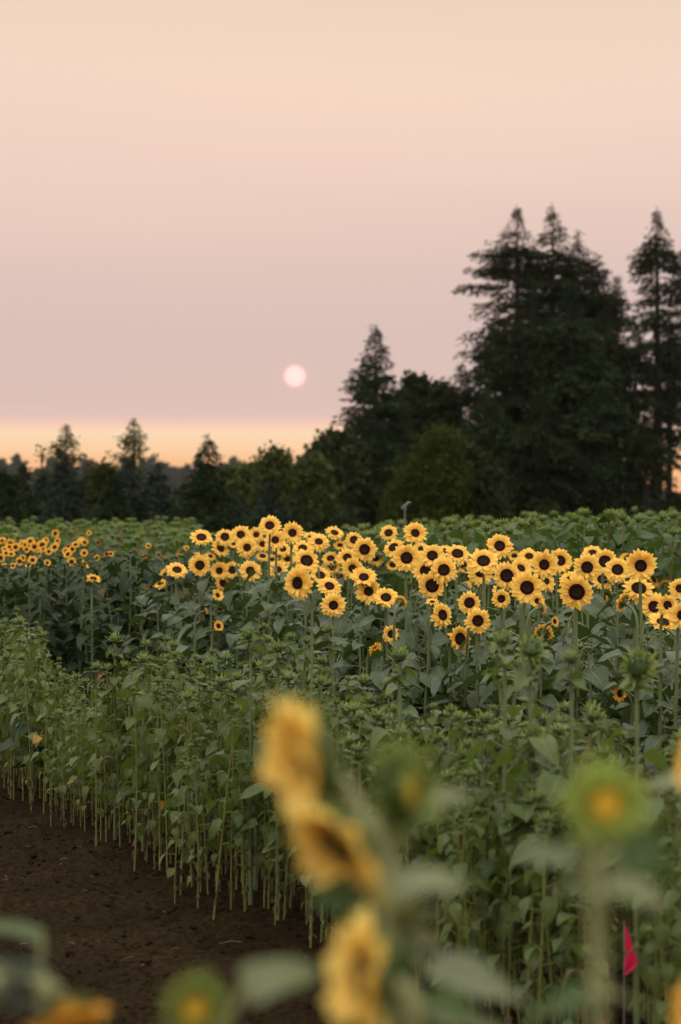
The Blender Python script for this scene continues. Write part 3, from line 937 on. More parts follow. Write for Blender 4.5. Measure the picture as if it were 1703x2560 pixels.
# ------------------------------------------------------------------ the near bed of young plants
def young_meshes(seed, H=0.80, bud_r=0.016, n=15, lo=0.024, hi=0.074):
    random.seed(seed)
    lean = (random.uniform(-.05, .05), random.uniform(-.05, .05))
    P = [(lean[0] * t * t, lean[1] * t * t, H * t - 0.01 * (t == 0)) for t in np.linspace(0, 1, 7)]
    s = Geo(); V, F, uv = tube(P, np.linspace(.0044, .0032, 7), 6); s.add(V, F, 0, uv, random.random())
    g = Geo()
    foliage(g, LEAF_YOUNG, H, H * random.uniform(.14, .40), H * 0.96, n, lo, hi, pet=0.75, pitch=(-65, -5), rise=(10, 50), stem_r=.006, lean=lean)
    # withered leaves low on the stem
    for k in range(random.choice((3, 4, 5))):
        a = random.uniform(0, 6.28); h = random.uniform(.05, .24) * H
        put_leaf(g, random.choice(LEAF_SMALL), (0, 0, h), (math.cos(a) * .4, math.sin(a) * .4, -1), random.uniform(.02, .045), roll=random.uniform(-1, 1), mat=2)
    b = Geo()
    lv = bud_arrays(bud_r, 11, 3, random.uniform(-.2, .15)).arrays()
    b.merge(lv, loc=P[-1], scale=(1, 1, 1))
    for k in range(5):       # small leaves round the bud
        a = k * 1.26 + random.uniform(-.3, .3)
        put_leaf(g, random.choice(LEAF_YOUNG), (P[-1][0], P[-1][1], P[-1][2] - random.uniform(.01, .05)), (math.cos(a), math.sin(a), random.uniform(-.2, .6)), random.uniform(.03, .06), roll=random.uniform(-.4, .4))
    return s, g, b
YM = []
YA = []
for k in range(12):
    s, g, b = young_meshes(900 + k, 0.80, (.010, .019, .009, .016, .012, .018)[k % 6])
    YA.append((s.arrays(), g.arrays(), b.arrays()))
    YM.append((s.mesh('stem', [M['stem_young']]), g.mesh('leaves', [M['leaf_young'], M['stem_young'], M['withered']]), b.mesh('bud', [M['bud'], M['bract']])))

random.seed(77)
spots = []
for iu in range(-1, 10):
    for iv in range(146):
        u = 0.03 + iu * 0.105 + random.gauss(0, .025); v = iv * 0.09 + random.gauss(0, .035)
        if iu == -1 and random.random() < 0.8: continue
        if iu == 0 and random.random() < 0.25: continue
        if u > .5 and v + 3.6 + .367 * 0 > 8.2 + random.uniform(-.4, .4) - 0.9 * (u - .5): continue
        # position from row coordinates
        xy = PERP * (EDGE0 + u) + ROW * (v + 3.6)
        x, y = xy
        dxs = 784 + x / y * 5566
        if y < 6.75 and abs(dxs - 1437) < 75: continue
        if y < 9.2 and abs(dxs - 1437) < 26: continue
        if u > .80 and y < 9.3: continue
        if y < 6.1 or y > 15.6 or abs(x) > 0.141 * y + 0.12: continue
        spots.append((x, y, u))
spots.sort(key=lambda s: (s[1] - 6.8) ** 2 if s[1] < 6.8 else s[1] - 0.0)
print('young plants', len(spots))
def young_scale(u, y):
    return random.uniform(0.74, 1.13) * (0.93 if u < .08 else 1.0) * (1 - max(0, y - 12) * .015)
def clump_cut(x, y):      # shorter plants where the bed thins out towards the left patch
    dx = 784 + x / y * 5566
    return .74 if y > 11.4 and 110 < dx < 370 else 1.0
vis = [s for s in spots if s[1] > 6.7]
hid = [s for s in spots if s[1] <= 6.7]
solo = vis[:292]
rest = vis[292:] + hid
for x, y, u in solo:
    k = random.randrange(12); s = young_scale(u, y) * clump_cut(x, y)
    place_plant(YM[k], x, y, s, 'young_sunflower', 'short young sunflower with a closed green bud in the near bed beside the bare soil', 'sunflower', 'young sunflowers of the near bed', s * random.uniform(.92, 1.04))
gr = Geo()
for x, y, u in rest:
    k = random.randrange(12); s = young_scale(u, y) * clump_cut(x, y); rz = random.uniform(0, 6.28); sz = s * random.uniform(.92, 1.04)
    for arr, mm in zip(YA[k], ((0,), (1, 0, 2), (3, 4))):
        gr.merge(arr, loc=(x, y, gz(x, y)), rot=rz, scale=(s, s, sz), matmap=mm)
tag(gr.build('young_sunflower_mass', [M['stem_young'], M['leaf_young'], M['withered'], M['bud'], M['bract']]), 'dense mass of young budding sunflowers farther along the near bed', 'sunflower mass', kind='stuff')

# taller budding plants sticking out of the near bed
def tall_young(dx, dy, d, bud_r, label, lean=(0, 0), nleaf=9, hi=0.13, leafm='leaf_young', name='budding_sunflower', n_dir=None, stem_r=.009):
    m_ = (dx - 784) / 5566
    d2 = max(d, 3.296 / (m_ + .395) + .30)
    bud_r *= d2 / d * .8; d = d2
    p = atd(dx, dy, d)
    bx, by = p.x - lean[0], p.y - lean[1]
    z0 = gz(bx, by); H = p.z - z0
    root = empty(name, (bx, by, z0), 0, label, 'sunflower', 'taller budding sunflowers above the near bed')
    t = np.linspace(0, 1, 8)
    P = np.column_stack((lean[0] * t ** 2, lean[1] * t ** 2, H * t))
    s = Geo(); V, F, uv = tube(P, np.linspace(stem_r, stem_r * .65, 8), 7); s.add(V, F, 0, uv, .5)
    s.build('stem', [M['stem_bed']], root)
    g = Geo()
    foliage(g, LEAF_BIG, H, H * .3, H * .86, nleaf, .06, hi, pet=.5, pitch=(-50, 5), rise=(10, 45), stem_r=stem_r, lean=lean)
    for k in range(5):
        a = k * 1.3 + random.uniform(-.3, .3)
        put_leaf(g, random.choice(LEAF_YOUNG), (P[-1][0], P[-1][1], H - random.uniform(.02, .07)), (math.cos(a), math.sin(a), random.uniform(-.4, .3)), random.uniform(.05, .09), roll=random.uniform(-.4, .4))
    g.build('leaves', [M[leafm], M['stem_bed']], root)
    b = bud_arrays(bud_r, 13, 3)
    bo = b.build('bud', [M['bud'], M['bract']], root)
    bo.location = P[-1]
    if n_dir is not None:
        bo.rotation_mode = 'QUATERNION'; bo.rotation_quaternion = Vector(head_normal(*n_dir)).to_track_quat('Z', 'Y')
    return root
random.seed(5)
tall_young(265, 1478, 10.2, .026, 'single tall bud with pale star of bracts rising above the young bed at the left')
tall_young(640, 1498, 8.6, .024, 'blurred green bud on a stem just left of the tall lone sunflower')
tall_young(577, 1462, 8.2, .022, 'bent dark green bud drooping left of the lone sunflower stem', n_dir=(-60, 10))
tall_young(920, 1520, 6.9, .026, 'tall spiky bud on a stout stem right in the middle below the blooms')
tall_young(1162, 1478, 6.6, .024, 'left one of two blurred buds side by side below the front blooms', n_dir=(-50, 40))
tall_young(1222, 1500, 6.6, .028, 'right and larger one of two blurred buds side by side below the front blooms', n_dir=(0, 30))
tall_young(1316, 1524, 6.7, .022, 'pale bud with a leaf reaching right, between the bud pair and the yellow-eyed bud')
tall_young(1466, 1536, 6.4, .034, 'round bud with a yellowish eye near the right edge below the blooms', n_dir=(10, 5))
tall_young(1228, 1697, 7.2, .022, 'round green bud facing out under the pair of blurred buds', n_dir=(0, 10))
tall_young(1237, 1650, 7.6, .017, 'small bud close above the round green bud on the right')
tall_young(1040, 1640, 8.2, .018, 'small bud among leaves right of the middle stout-stemmed bud')
tall_young(830, 1655, 8.4, .018, 'small bud left of the stout-stemmed middle bud')
tall_young(1076, 1720, 7.4, .016, 'short bud right of the middle, just over the leaves')
tall_young(1010, 1705, 7.5, .016, 'short bud close left of another low one in the middle')
tall_young(1228, 1775, 7.1, .017, 'lowest small bud in line under the round green bud')
tall_young(370, 1560, 9.4, .02, 'small bud over the young bed right of the tall star-shaped one')
tall_young(330, 1522, 9.7, .02, 'bud just right of and below the tall star-shaped one at the left')
for k in range(40):
    y = random.uniform(8.6, 13.8); u = random.uniform(.12, .95)
    x = (EDGE0 + u - y * PERP[1]) / PERP[0]
    zt = random.uniform(.88, 1.08)
    dx_ = 784 + x / y * 5566; dy_ = 1130 + (CAM_H - zt) / y * 5566
    if y > 11.3 and (u > .5 or dx_ < 380): continue
    if abs(x) > .14 * y or any(lb and abs(hx / K - dx_) < 45 and hy / K > dy_ - 45 for hx, hy, _d, _e, _f, _g, lb in main_spots): continue
    tall_young(dx_, dy_, y, random.uniform(.015, .021), 'stout budding sunflower standing a head above the short young plants', lean=(random.uniform(-.06, .06), random.uniform(-.06, .06)), hi=.12)
tall_young(75, 1600, 10.8, .018, 'dark bud on the tall dark stem at the far left of the young bed', leafm='leaf_dark', hi=.16)

# ------------------------------------------------------------------ the lone sunflower
random.seed(3)
hp = atd(686, 1342, 8.95)
lone = bloom_plant(hp, 0.067, -38, 2, HEADS[2], None, 'tall lone sunflower, slightly blurred, turned left on a long bare stem', None, stem_r=.006)
gl = Geo()
for (hgt, a, sz) in ((.62, 0.2, .13), (.55, 2.6, .12), (.42, 4.4, .13), (.30, 1.3, .12)):
    p, dd = petiole(gl, (0, 0, hgt), (math.cos(a) * .8, math.sin(a) * .8, .5), sz * .5, .004, 1)
    put_leaf(gl, random.choice(LEAF_BIG), p, (math.cos(a), math.sin(a), -.3), sz)
gl.build('leaves', [M['leaf_bed'], M['stem_bed']], lone)

# ------------------------------------------------------------------ left patch: bushy dark plants and small deep yellow blooms
def zl(x, y): return (x / 1.8404, 950 + y / 1.84)
LEFT = [(10, 740, 35, 0), (48, 755, 42, 0), (72, 770, 35, 0), (105, 755, 36, 0), (140, 742, 36, 0), (160, 768, 42, 0), (195, 760, 45, 0), (252, 770, 38, 0),
 (225, 790, 30, 0), (30, 797, 35, 0), (90, 835, 35, 0), (150, 830, 40, 0), (105, 820, 30, 0), (60, 855, 26, 0), (315, 773, 34, 2), (313, 802, 36, 1), (388, 797, 32, 1),
 (330, 838, 38, 1), (447, 818, 26, 1), (255, 706, 30, 0), (410, 704, 22, 1), (70, 714, 16, 1), (683, 763, 24, 0), (563, 745, 22, 2),
 (452, 748, 20, 2), (625, 787, 24, 2), (665, 810, 27, 2), (710, 825, 20, 2), (765, 778, 22, 2), (730, 805, 20, 2), (855, 805, 28, 2), (825, 810, 22, 1), (850, 770, 14, 1),
 (510, 800, 24, 1), (3, 820, 36, 0), (22, 780, 30, 0), (122, 780, 28, 0), (180, 800, 26, 0), (82, 735, 22, 0), (640, 815, 18, 2), (20, 855, 24, 0), (130, 855, 24, 1), (185, 880, 14, 1), (350, 700, 14, 2)]
random.seed(9)
left_spots = []
for _ in range(16):
    LEFT.append((random.uniform(0, 430), random.uniform(735, 850), random.uniform(22, 34), 0))
for _ in range(9):
    LEFT.append((random.uniform(420, 860), random.uniform(765, 835), random.uniform(16, 24), random.choice((1, 2, 2))))
LL = {14: 'pale two-toned sunflower with a brown centre above the left patch', 19: 'single yellow sunflower raised highest over the left field against the dark trees',
      20: 'small orange flower catching light high at the back of the left field', 22: 'small plain yellow flower among the rust ones between the patches',
      23: 'highest rust coloured flower between the left patch and the blooming bed', 30: 'rust flower closest to the blooming bed at its left',
      15: 'orange sunflower under the pale two-toned one', 16: 'orange sunflower with a round disc right of the pale two-toned one', 18: 'small orange flower right of the orange blooms of the left patch'}
for k, (x, y, dia, kind) in enumerate(LEFT):
    sx, sy = zl(x, y)
    d = min(max(23 - (sy - 1360) * 0.075, 18.2), 28)
    if kind == 2 and x > 500: d = min(29, 22 + (1400 - sy) * .12)
    p = at(sx, sy, d)
    rad = dia / 1.84 * d / FPX / 2 * 1.25
    left_spots.append((sx, sy, dia / 1.84, d))
    ms = (HEADS_DEEP[k % 3], HEADS_DEEP[(k + 1) % 3], HEADS_RUST[k % 2])[kind]
    lab = LL.get(k) or ('small rust coloured sunflower in the thin row between the two patches' if kind == 2 else 'small deep yellow sunflower crowded at the top of the left patch')
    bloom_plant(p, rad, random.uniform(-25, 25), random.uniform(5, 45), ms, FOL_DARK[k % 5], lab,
                None if k in LL else ('small rust sunflowers between the patches' if kind == 2 else 'small deep yellow sunflowers of the left patch'))
p = at(*zl(430, 915), 17.2)
bloom_plant(p, .055, 25, 60, HEADS_DEEP[1], FOL_DARK[0], 'low orange sunflower facing up on the front side of the dark left patch', None)
p = at(*zl(387, 848), 18.6)
bloom_plant(p, .05, 75, 35, HEADS_DEEP[2], FOL_DARK[1], 'orange sunflower tipped sideways above the dark left patch', None)
# red flowers at the right behind the big bloom
for dx, dy, lab in ((1474, 1318, 'dark red flower behind the right side of the blooming bed, upper one'), (1478, 1338, 'dark red flower behind the right side of the blooming bed, lower one')):
    bloom_plant(atd(dx, dy, 16.5), .035, random.uniform(-20, 40), 20, HEADS_RUST[0], FOL_BED[1], lab, None)

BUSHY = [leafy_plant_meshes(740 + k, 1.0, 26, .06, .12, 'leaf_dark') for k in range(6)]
random.seed(41)
for iy in range(34):
    for ix in range(40):
        y = 16.6 + iy * 0.30 + random.uniform(-.1, .1)
        x = -4.2 + ix * 0.32 + random.uniform(-.12, .12)
        if x < -0.141 * y - .3 or x > -0.058 * y + random.uniform(-.15, .1) or y > 24: continue
        if y < 16.9 + 0.6 * abs(math.sin(x * 3)): continue
        top = (1.22 if y < 18.6 else 1.08) + 0.004 * (y - 17) + random.uniform(-.12, .10)
        if y > 19 and random.random() < .35: continue
        sxp = 851.5 + x / y * FPX
        for hx, hy, hd_, dd_ in left_spots:
            if dd_ > y - .1 and abs(hx - sxp) < hd_ * .5 + 22:
                top = min(top, at(hx, hy + hd_ * .5 + 6, y).z)
        place_plant(random.choice(BUSHY), x, y, random.uniform(.95, 1.25), 'bushy_sunflower', 'bushy dark green sunflower plant in the left patch under the small deep yellow blooms', 'sunflower', 'bushy plants of the left patch', top)

# ------------------------------------------------------------------ the field of budding plants behind
def field_meshes(seed, H=1.3, n=15, lm='leaf_bright'):
    random.seed(seed)
    g = Geo()
    V, F, uv = tube([(0, 0, 0), (0, 0, H * .5), (0.01, 0, H)], [.012, .011, .008], 5); g.add(V, F, 1, uv, .5)
    foliage(g, LEAF_BIG, H, H * .5, H * .99, n, .10, .17, pet=.45, pitch=(-35, 20), rise=(15, 50), stem_r=.009)
    g.merge(bud_arrays(.028, 11, 3, mats=(2, 3)).arrays(), loc=(0.01, 0, H), matmap=(0, 0, 2, 3))
    return g
FA = [field_meshes(800 + k) for k in range(7)]
FARR = [g.arrays() for g in FA]
FM = [g.mesh('field_sunflower', [M['leaf_bright'], M['stem_young'], M['bud'], M['bract']]) for g in FA]
random.seed(51)
field = []
for iy in range(60):
    y = 18.0 + iy * 0.36
    w = 0.145 * y + .3
    nx_ = int(2 * w / 0.34)
    for ix in range(nx_):
        x = -w + (ix + random.uniform(.2, .8)) * 0.34
        yy = y + random.uniform(-.15, .15)
        m_ = x / yy
        if yy > 34: continue
        if m_ < -0.058 and yy < 23.5: continue                       # the left patch stands there
        if m_ > -0.058 and yy < 19 and m_ < -.01: continue
        # height: higher to the right, low gap in the middle left
        if m_ < -0.055: top = 1.14 + .007 * (yy - 23)
        elif m_ < 0.0: top = 1.12 if yy > 21 else .95
        else: top = 1.22 + min(.14, (m_) * 1.5)
        if -0.06 < m_ < 0.012 and yy > 27: continue
        if m_ > 0 and yy > 26: continue
        field.append((x, yy, top * random.uniform(.93, 1.05)))
print('field', len(field))
# the 280 whose tops show largest: back rows for the skyline, front rows for size
random.shuffle(field)
field.sort(key=lambda f: (f[1] - 18) - 6 * (f[2] > 1.3))
for i, (x, y, top) in enumerate(field[:285]):
    me = random.choice(FM)
    o = link('budding_field_sunflower', me)
    o.location = (x, y, gz(x, y)); s = random.uniform(.9, 1.1)
    o.scale = (s, s, top / 1.3); o.rotation_euler = (random.uniform(-.06, .06), random.uniform(-.06, .06), random.uniform(0, 6.28))
    tag(o, 'tall bright green sunflower still in bud in the field behind the blooming bed', 'sunflower', 'budding sunflowers of the back field')
if len(field) > 285:
    g2 = Geo()
    for x, y, top in field[285:]:
        s = random.uniform(.9, 1.1)
        g2.merge(random.choice(FARR), loc=(x, y, gz(x, y)), rot=random.uniform(0, 6.28), scale=(s, s, top / 1.3), matmap=(0, 1, 2, 3))
    tag(g2.build('field_sunflower_mass', [M['leaf_bright'], M['stem_young'], M['bud'], M['bract']]), 'distant mass of budding sunflowers ending at the trees', 'sunflower mass', kind='stuff')

# ------------------------------------------------------------------ weeds, straw
random.seed(61)
gw = Geo()
for k in range(900):
    y = random.uniform(9.4, 16); e = 5.3 - .395 * y
    x = e + random.uniform(-.75, .35)
    if abs(x) > .145 * y: continue
    for j in range(4):
        a = random.uniform(0, 6.28)
        put_leaf(gw, random.choice(LEAF_SMALL), (x, y, gz(x, y) + random.uniform(0.01, .16)), (math.cos(a), math.sin(a), random.uniform(.1, .9)), random.uniform(.04, .09), roll=random.uniform(-.5, .5))
tag(gw.build('weeds', [M['leaf_bright']]), 'low green weeds in the gap in front of the blooming bed', 'weeds', kind='stuff')
M['straw'] = plain_material('straw', (0.16, 0.115, 0.07), (0.26, 0.19, 0.11), 40, .8, 0)
gs = Geo()
for k in range(200):
    y = random.uniform(6.6, 14); x = random.uniform(-.15 * y, .15 * y)
    a = random.uniform(0, 3.14); l = random.uniform(.012, .05) * (1 if random.random() < .9 else 2)
    z = gz(x, y) + .004
    dx_, dy_ = math.cos(a) * l / 2, math.sin(a) * l / 2
    V, F, uv = tube([(x - dx_, y - dy_, z), (x, y, z + random.uniform(0, .008)), (x + dx_, y + dy_, z)], random.uniform(.0006, .0013), 4)
    gs.add(V, F, 0, uv, random.random())
tag(gs.build('straw_litter', [M['straw']]), 'dry straw bits scattered on the dark soil', 'straw', kind='stuff')
gc = Geo()
for k in range(5200):
    y = 6.6 + 8 * random.random() ** 1.3; u = random.uniform(-2.2, 1.6)
    x = (EDGE0 + u - y * PERP[1]) / PERP[0]
    if abs(x) > .15 * y: continue
    r_ = random.uniform(.004, .013) * (1.6 if random.random() < .06 else 1)
    th = np.linspace(0, 2 * math.pi, 6, endpoint=False)
    ring = lambda q_, z: np.column_stack((q_ * np.cos(th) * rng.uniform(.7, 1.3, 6), q_ * np.sin(th) * rng.uniform(.7, 1.3, 6), np.full(6, z)))
    V = np.vstack((ring(r_, -.3 * r_), ring(r_ * 1.0, .35 * r_), ring(r_ * .5, .9 * r_))) + np.array([x, y, gz(x, y)])
    F = [(i + a * 6, (i + 1) % 6 + a * 6, (i + 1) % 6 + a * 6 + 6, i + a * 6 + 6) for a in (0, 1) for i in range(6)] + [(12, 13, 14, 15), (12, 15, 16, 17)]
    gc.add(V, F, 0, None, random.random())
tag(gc.build('soil_clods', [M['soil']], smooth=False), 'small loose clods of dark soil on the path', 'soil clods', kind='stuff')

# ------------------------------------------------------------------ flags, pipe
M['flag'] = plain_material('red_plastic', (0.95, 0.02, 0.10), (1.0, 0.03, 0.14), 5, .45, 0, tfac=.4)
M['wire'] = plain_material('steel_wire', (0.20, 0.20, 0.20), (0.30, 0.30, 0.30), 5, .4, 0)
M['pipe'] = plain_material('grey_pipe', (0.09, 0.10, 0.10), (0.14, 0.15, 0.15), 8, .5, 0)
def marking_flag(tipx, tipy, botx, boty, d, label, w=.035):
    a = atd(tipx, tipy, d); b = atd(botx, boty, d)
    z0 = gz(a.x - .005, a.y)
    root = empty('marking_flag', (a.x, a.y, z0), 0, label, 'flag', 'red marking flags in the beds')
    g = Geo(); V, F, uv = tube([(0, 0, -.02), (0, 0, (a.z - z0) * .5), (0, 0, a.z - z0 + .005)], .0016, 5); g.add(V, F, 0, uv)
    g.build('wire_pole', [M['wire']], root)
    # limp plastic sheet hanging from the wire in folds
    H = a.z - b.z; nv, nu = 9, 6
    t = np.linspace(0, 1, nv); u = np.linspace(0, 1, nu)
    U, T = np.meshgrid(u, t)
    X = U * w * (0.25 + 1.1 * T) * np.where(T > .75, 1 - (T - .75) * 3.6, 1)
    Y = .003 * np.sin(U * 7 + T * 3)
    Z = (a.z - z0) - T * H - U * .015
    i = (np.arange(nv - 1)[:, None] * nu + np.arange(nu - 1)[None, :]).reshape(-1)
    g = Geo(); g.add(np.column_stack((X.ravel(), Y.ravel(), Z.ravel())), np.column_stack((i, i + 1, i + nu + 1, i + nu)))
    g.build('flag_sheet', [M['flag']], root)
marking_flag(1437, 2125, 1437, 2232, 6.6, 'bright red plastic marking flag hanging limp at the lower right', .036)
marking_flag(1386, 2335, 1386, 2400, 6.3, 'red flag tip cut by the bottom edge of the picture', .03)
marking_flag(226, 1537, 228, 1556, 14.0, 'tiny red flag behind the young bed at the left', .02)

pp = atd(932, 1172, 21)
root = empty('water_pipe', (pp.x, pp.y, gz(pp.x, pp.y)), 0, 'thin grey upright water pipe with a small sprinkler head above the back field', 'water pipe')
g = Geo(); V, F, uv = tube([(0, 0, 0), (0, 0, pp.z * .5), (0, 0, pp.z - .02)], .009, 8); g.add(V, F, 0, uv)
g.build('riser_pipe', [M['pipe']], root)
g = Geo(); V, F, uv = tube([(-.03, 0, pp.z - .02), (.0, 0, pp.z), (.035, 0, pp.z + .035), (.055, 0, pp.z + .03)], [.010, .016, .012, .006], 8); g.add(V, F, 0, uv)
V, F, uv = tube([(-.004, 0, pp.z - .03), (.0, 0, pp.z + .005)], .018, 8); g.add(V, F, 0, uv)
g.build('sprinkler_head', [M['pipe']], root)

# ------------------------------------------------------------------ the plants right in front of the lens
NS = 0.75
def atn(dx, dy, d): return atd(dx, dy, d * NS)
def near_plant(base_dx, d, stem_pts, label, r=.012, name='sunflower'):
    """stem_pts: [(dx, dy)] from low to high at depth d"""
    d *= NS; r *= NS
    b = atd(base_dx, 2500, d)
    z0 = gz(b.x, d)
    root = empty(name, (b.x, d, z0), 0, label, 'sunflower', 'blurred sunflowers close in front')
    o = np.array([b.x, d, z0])
    P = [np.array((0, 0, -.01)), np.array((0, 0, .3)), np.array((0, 0, .6))] + [np.array(atd(*q_, d)) - o for q_ in stem_pts]
    P = [p_ for i, p_ in enumerate(P) if i == 0 or p_[2] > P[i - 1][2] + .01 or i > 3]
    g = Geo(); V, F, uv = tube(P, np.linspace(r * 1.2, r * .8, len(P)), 10); g.add(V, F, 0, uv)
    g.build('stem', [M['stem_near']], root)
    return root, o

def near_leaf(root, o, s0, b0, tip, d, size=None, leafm='leaf_near', up=(0, -.35, 1), roll=0., dd=0.0, wide=1.0):
    """a leaf as a part of its own: petiole from s0 to b0, blade from b0 to tip (picture points at depth d)"""
    a = np.array(atn(*s0, d)) - o; b = np.array(atn(*b0, d + dd * .4)) - o; t = np.array(atn(*tip, d + dd)) - o
    g = Geo()
    V, F, uv = tube([a, (a + b) / 2 + np.array([0, 0, .004]), b], [.004, .0035, .0027], 6); g.add(V, F, 1, uv)
    ln = np.linalg.norm(t - b) if size is None else size
    tp = leaf_tpl(random.randrange(9999), 9, 14, 1.0 * wide, .22, .25)
    put_leaf(g, tp, b, t - b, ln, up=up, roll=roll)
    g.build('leaf', [M[leafm], M['stem_near']], root)

random.seed(8)
# pair of yellow flowers in the middle
d = 2.55
r0, o = near_plant(905, d, [(900, 2300), (893, 2150), (880, 2020), (862, 1935), (842, 1890), (815, 1868)], 'large blurred yellow sunflower, lower one of the close middle pair')
n = head_normal(-50, -30)
hc = np.array(atn(788, 1940, d - .01)) - o
HB = head_meshes(91, .36, .45, 19, 17, pm='petal_pale', wide=1.2)
add_head(r0, hc, n, .070 * NS, HB)
near_leaf(r0, o, (893, 2150), (915, 2060), (1078, 2000), d, dd=.02)
near_leaf(r0, o, (896, 2180), (890, 2110), (1082, 2085), d, leafm='leaf_near', roll=.5)
near_leaf(r0, o, (896, 2230), (860, 2130), (1030, 2160), d + .02, roll=-.3)
near_leaf(r0, o, (880, 2030), (850, 2050), (705, 2070), d - .02, leafm='leaf_bright', wide=.8, roll=.8)
d = 2.62
r1, o = near_plant(870, d, [(880, 2300), (868, 2100), (850, 1960), (815, 1850), (770, 1780), (745, 1755)], 'big blurred yellow sunflower close in front, seen edge on, upper one of the middle pair')
n = head_normal(-66, -10)
hc = np.array(atn(720, 1745, d)) - o
HC = head_meshes(92, .33, .50, 19, 17, pm='petal_pale', wide=1.15)
add_head(r1, hc, n, .080 * NS, HC)
# dark green bud with yellow eye turned right
def near_bud(dx, dy, d, r_, yaw, pitch, stem, label, base, pale='bud'):
    root, o = near_plant(base, d, stem, label, r=.010, name='opening_sunflower')
    g, c = opening_bud(r_ * NS, 18)
    bo = g.build('bud', [M['bud'], M['bract' if pale == 'bud' else pale]], root)
    bo.location = Vector(np.array(atn(dx, dy, d)) - o)
    bo.rotation_mode = 'QUATERNION'; bo.rotation_quaternion = Vector(head_normal(yaw, pitch)).to_track_quat('Z', 'Y')
    c.build('yellow_florets', [M['bud_core']], bo)
    return root, o
root, o = near_bud(915, 1818, 2.75, .029, 62, 8, [(930, 2300), (925, 2150), (912, 2020), (880, 1900), (890, 1835)], 'blurred dark green opening bud with a yellow eye turned right, beside the middle yellow flowers', 935)
near_leaf(root, o, (905, 1960), (960, 1880), (1090, 1800), 2.8, roll=.2)
near_leaf(root, o, (925, 2180), (985, 2250), (1240, 2275), 2.75, leafm='leaf_near', roll=.1)
near_leaf(root, o, (925, 2250), (985, 2330), (1200, 2380), 2.7, leafm='leaf_near')
# large opening bud at the right
root, o = near_bud(1393, 1850, 2.5, .0215, 2, 8, [(1378, 2300), (1376, 2150), (1374, 2050), (1376, 1960), (1385, 1895)], 'large blurred pale green bud with yellow centre on a thick stem at the right', 1380, 'bud_pale')
near_leaf(root, o, (1376, 1970), (1430, 1920), (1560, 1975), 2.5, leafm='leaf_bright', roll=-.5, wide=1.3)
near_leaf(root, o, (1374, 2055), (1330, 1985), (1180, 1955), 2.52, wide=.8)
near_leaf(root, o, (1374, 2070), (1400, 2050), (1540, 2050), 2.45, wide=1.1)
near_leaf(root, o, (1374, 2070), (1350, 2045), (1270, 2035), 2.5, wide=1.1)
near_leaf(root, o, (1378, 2290), (1400, 2290), (1520, 2320), 2.5, roll=.4)
near_leaf(root, o, (1378, 2300), (1350, 2290), (1200, 2330), 2.45, leafm='leaf_bright')
# yellow flower at the bottom, seen from its side
d = 2.45
r2, o = near_plant(960, d, [(955, 2340), (935, 2290), (905, 2262)], 'blurred yellow sunflower at the bottom middle seen from its side with green back')
add_head(r2, np.array(atn(850, 2250, d)) - o, head_normal(-70, 8), .068 * NS, head_meshes(93, .40, .45, 19, 17, pm='petal_pale', wide=1.2))
near_leaf(r2, o, (955, 2345), (985, 2310), (1130, 2345), d, leafm='leaf_bright')
near_leaf(r2, o, (905, 2262), (900, 2290), (940, 2160), d + .03, leafm='leaf_bright', wide=.7)
# bud at the bottom left of the middle
root, o = near_bud(450, 2318, 2.4, .0155, 3, 5, [(460, 2500), (458, 2420), (452, 2360)], 'blurred green opening bud with yellow centre cut by the bottom edge', 462)
near_leaf(root, o, (460, 2500), (560, 2280), (725, 2195), 2.45, wide=.9)
near_leaf(root, o, (458, 2440), (400, 2400), (330, 2370), 2.45, leafm='leaf_bright')
near_leaf(root, o, (455, 2400), (440, 2250), (480, 2225), 2.45, leafm='leaf_bright', wide=.6)
# drooping flower bottom left
d = 2.6
r3, o = near_plant(20, d, [(-60, 2340), (-20, 2270), (40, 2240), (95, 2262), (130, 2290)], 'drooping orange sunflower in shade at the bottom left corner')
add_head(r3, np.array(atn(150, 2330, d)) - o, head_normal(35, -60), .050 * NS, head_meshes(94, .45, .4, 17, 15, pm='petal_deep', wide=1.1))
near_leaf(r3, o, (-20, 2270), (0, 2280), (120, 2200), d - .05, leafm='leaf_dark', wide=1.2)
near_leaf(r3, o, (-20, 2270), (0, 2300), (110, 2330), d - .05, leafm='leaf_dark', wide=1.2)
near_leaf(r3, o, (20, 2250), (-30, 2230), (40, 2210), d - .08, leafm='leaf_dark')
d = 3.0
root, o = near_plant(95, d, [(95, 2300), (94, 2230), (92, 2180)], 'leafy shoot with a pale leaf at the left edge above the drooping flower', r=.006, name='leafy_shoot')
near_leaf(root, o, (92, 2185), (100, 2165), (-60, 2120), d, wide=.7, leafm='leaf_young')
near_leaf(root, o, (92, 2185), (80, 2150), (30, 2110), d + .03, wide=.9, leafm='leaf_dark')
# yellow flowers cut by the right edge
d = 3.2
r4, o = near_plant(1640, d, [(1640, 2200), (1640, 1900), (1635, 1790)], 'blurred yellow sunflower cut by the right edge at mid height')
add_head(r4, np.array(atn(1612, 1745, d)) - o, head_normal(-60, 20), .052 * NS, HEADS[3])
near_leaf(r4, o, (1640, 1900), (1620, 1800), (1480, 1790), d + .8, wide=.8)
r5, o = near_plant(1650, 2.6, [(1650, 2400), (1630, 2350)], 'orange petals of a blurred sunflower at the lower right corner')
add_head(r5, np.array(atn(1632, 2330, 2.6)) - o, head_normal(-40, 10), .045 * NS, HEADS_DEEP[0])

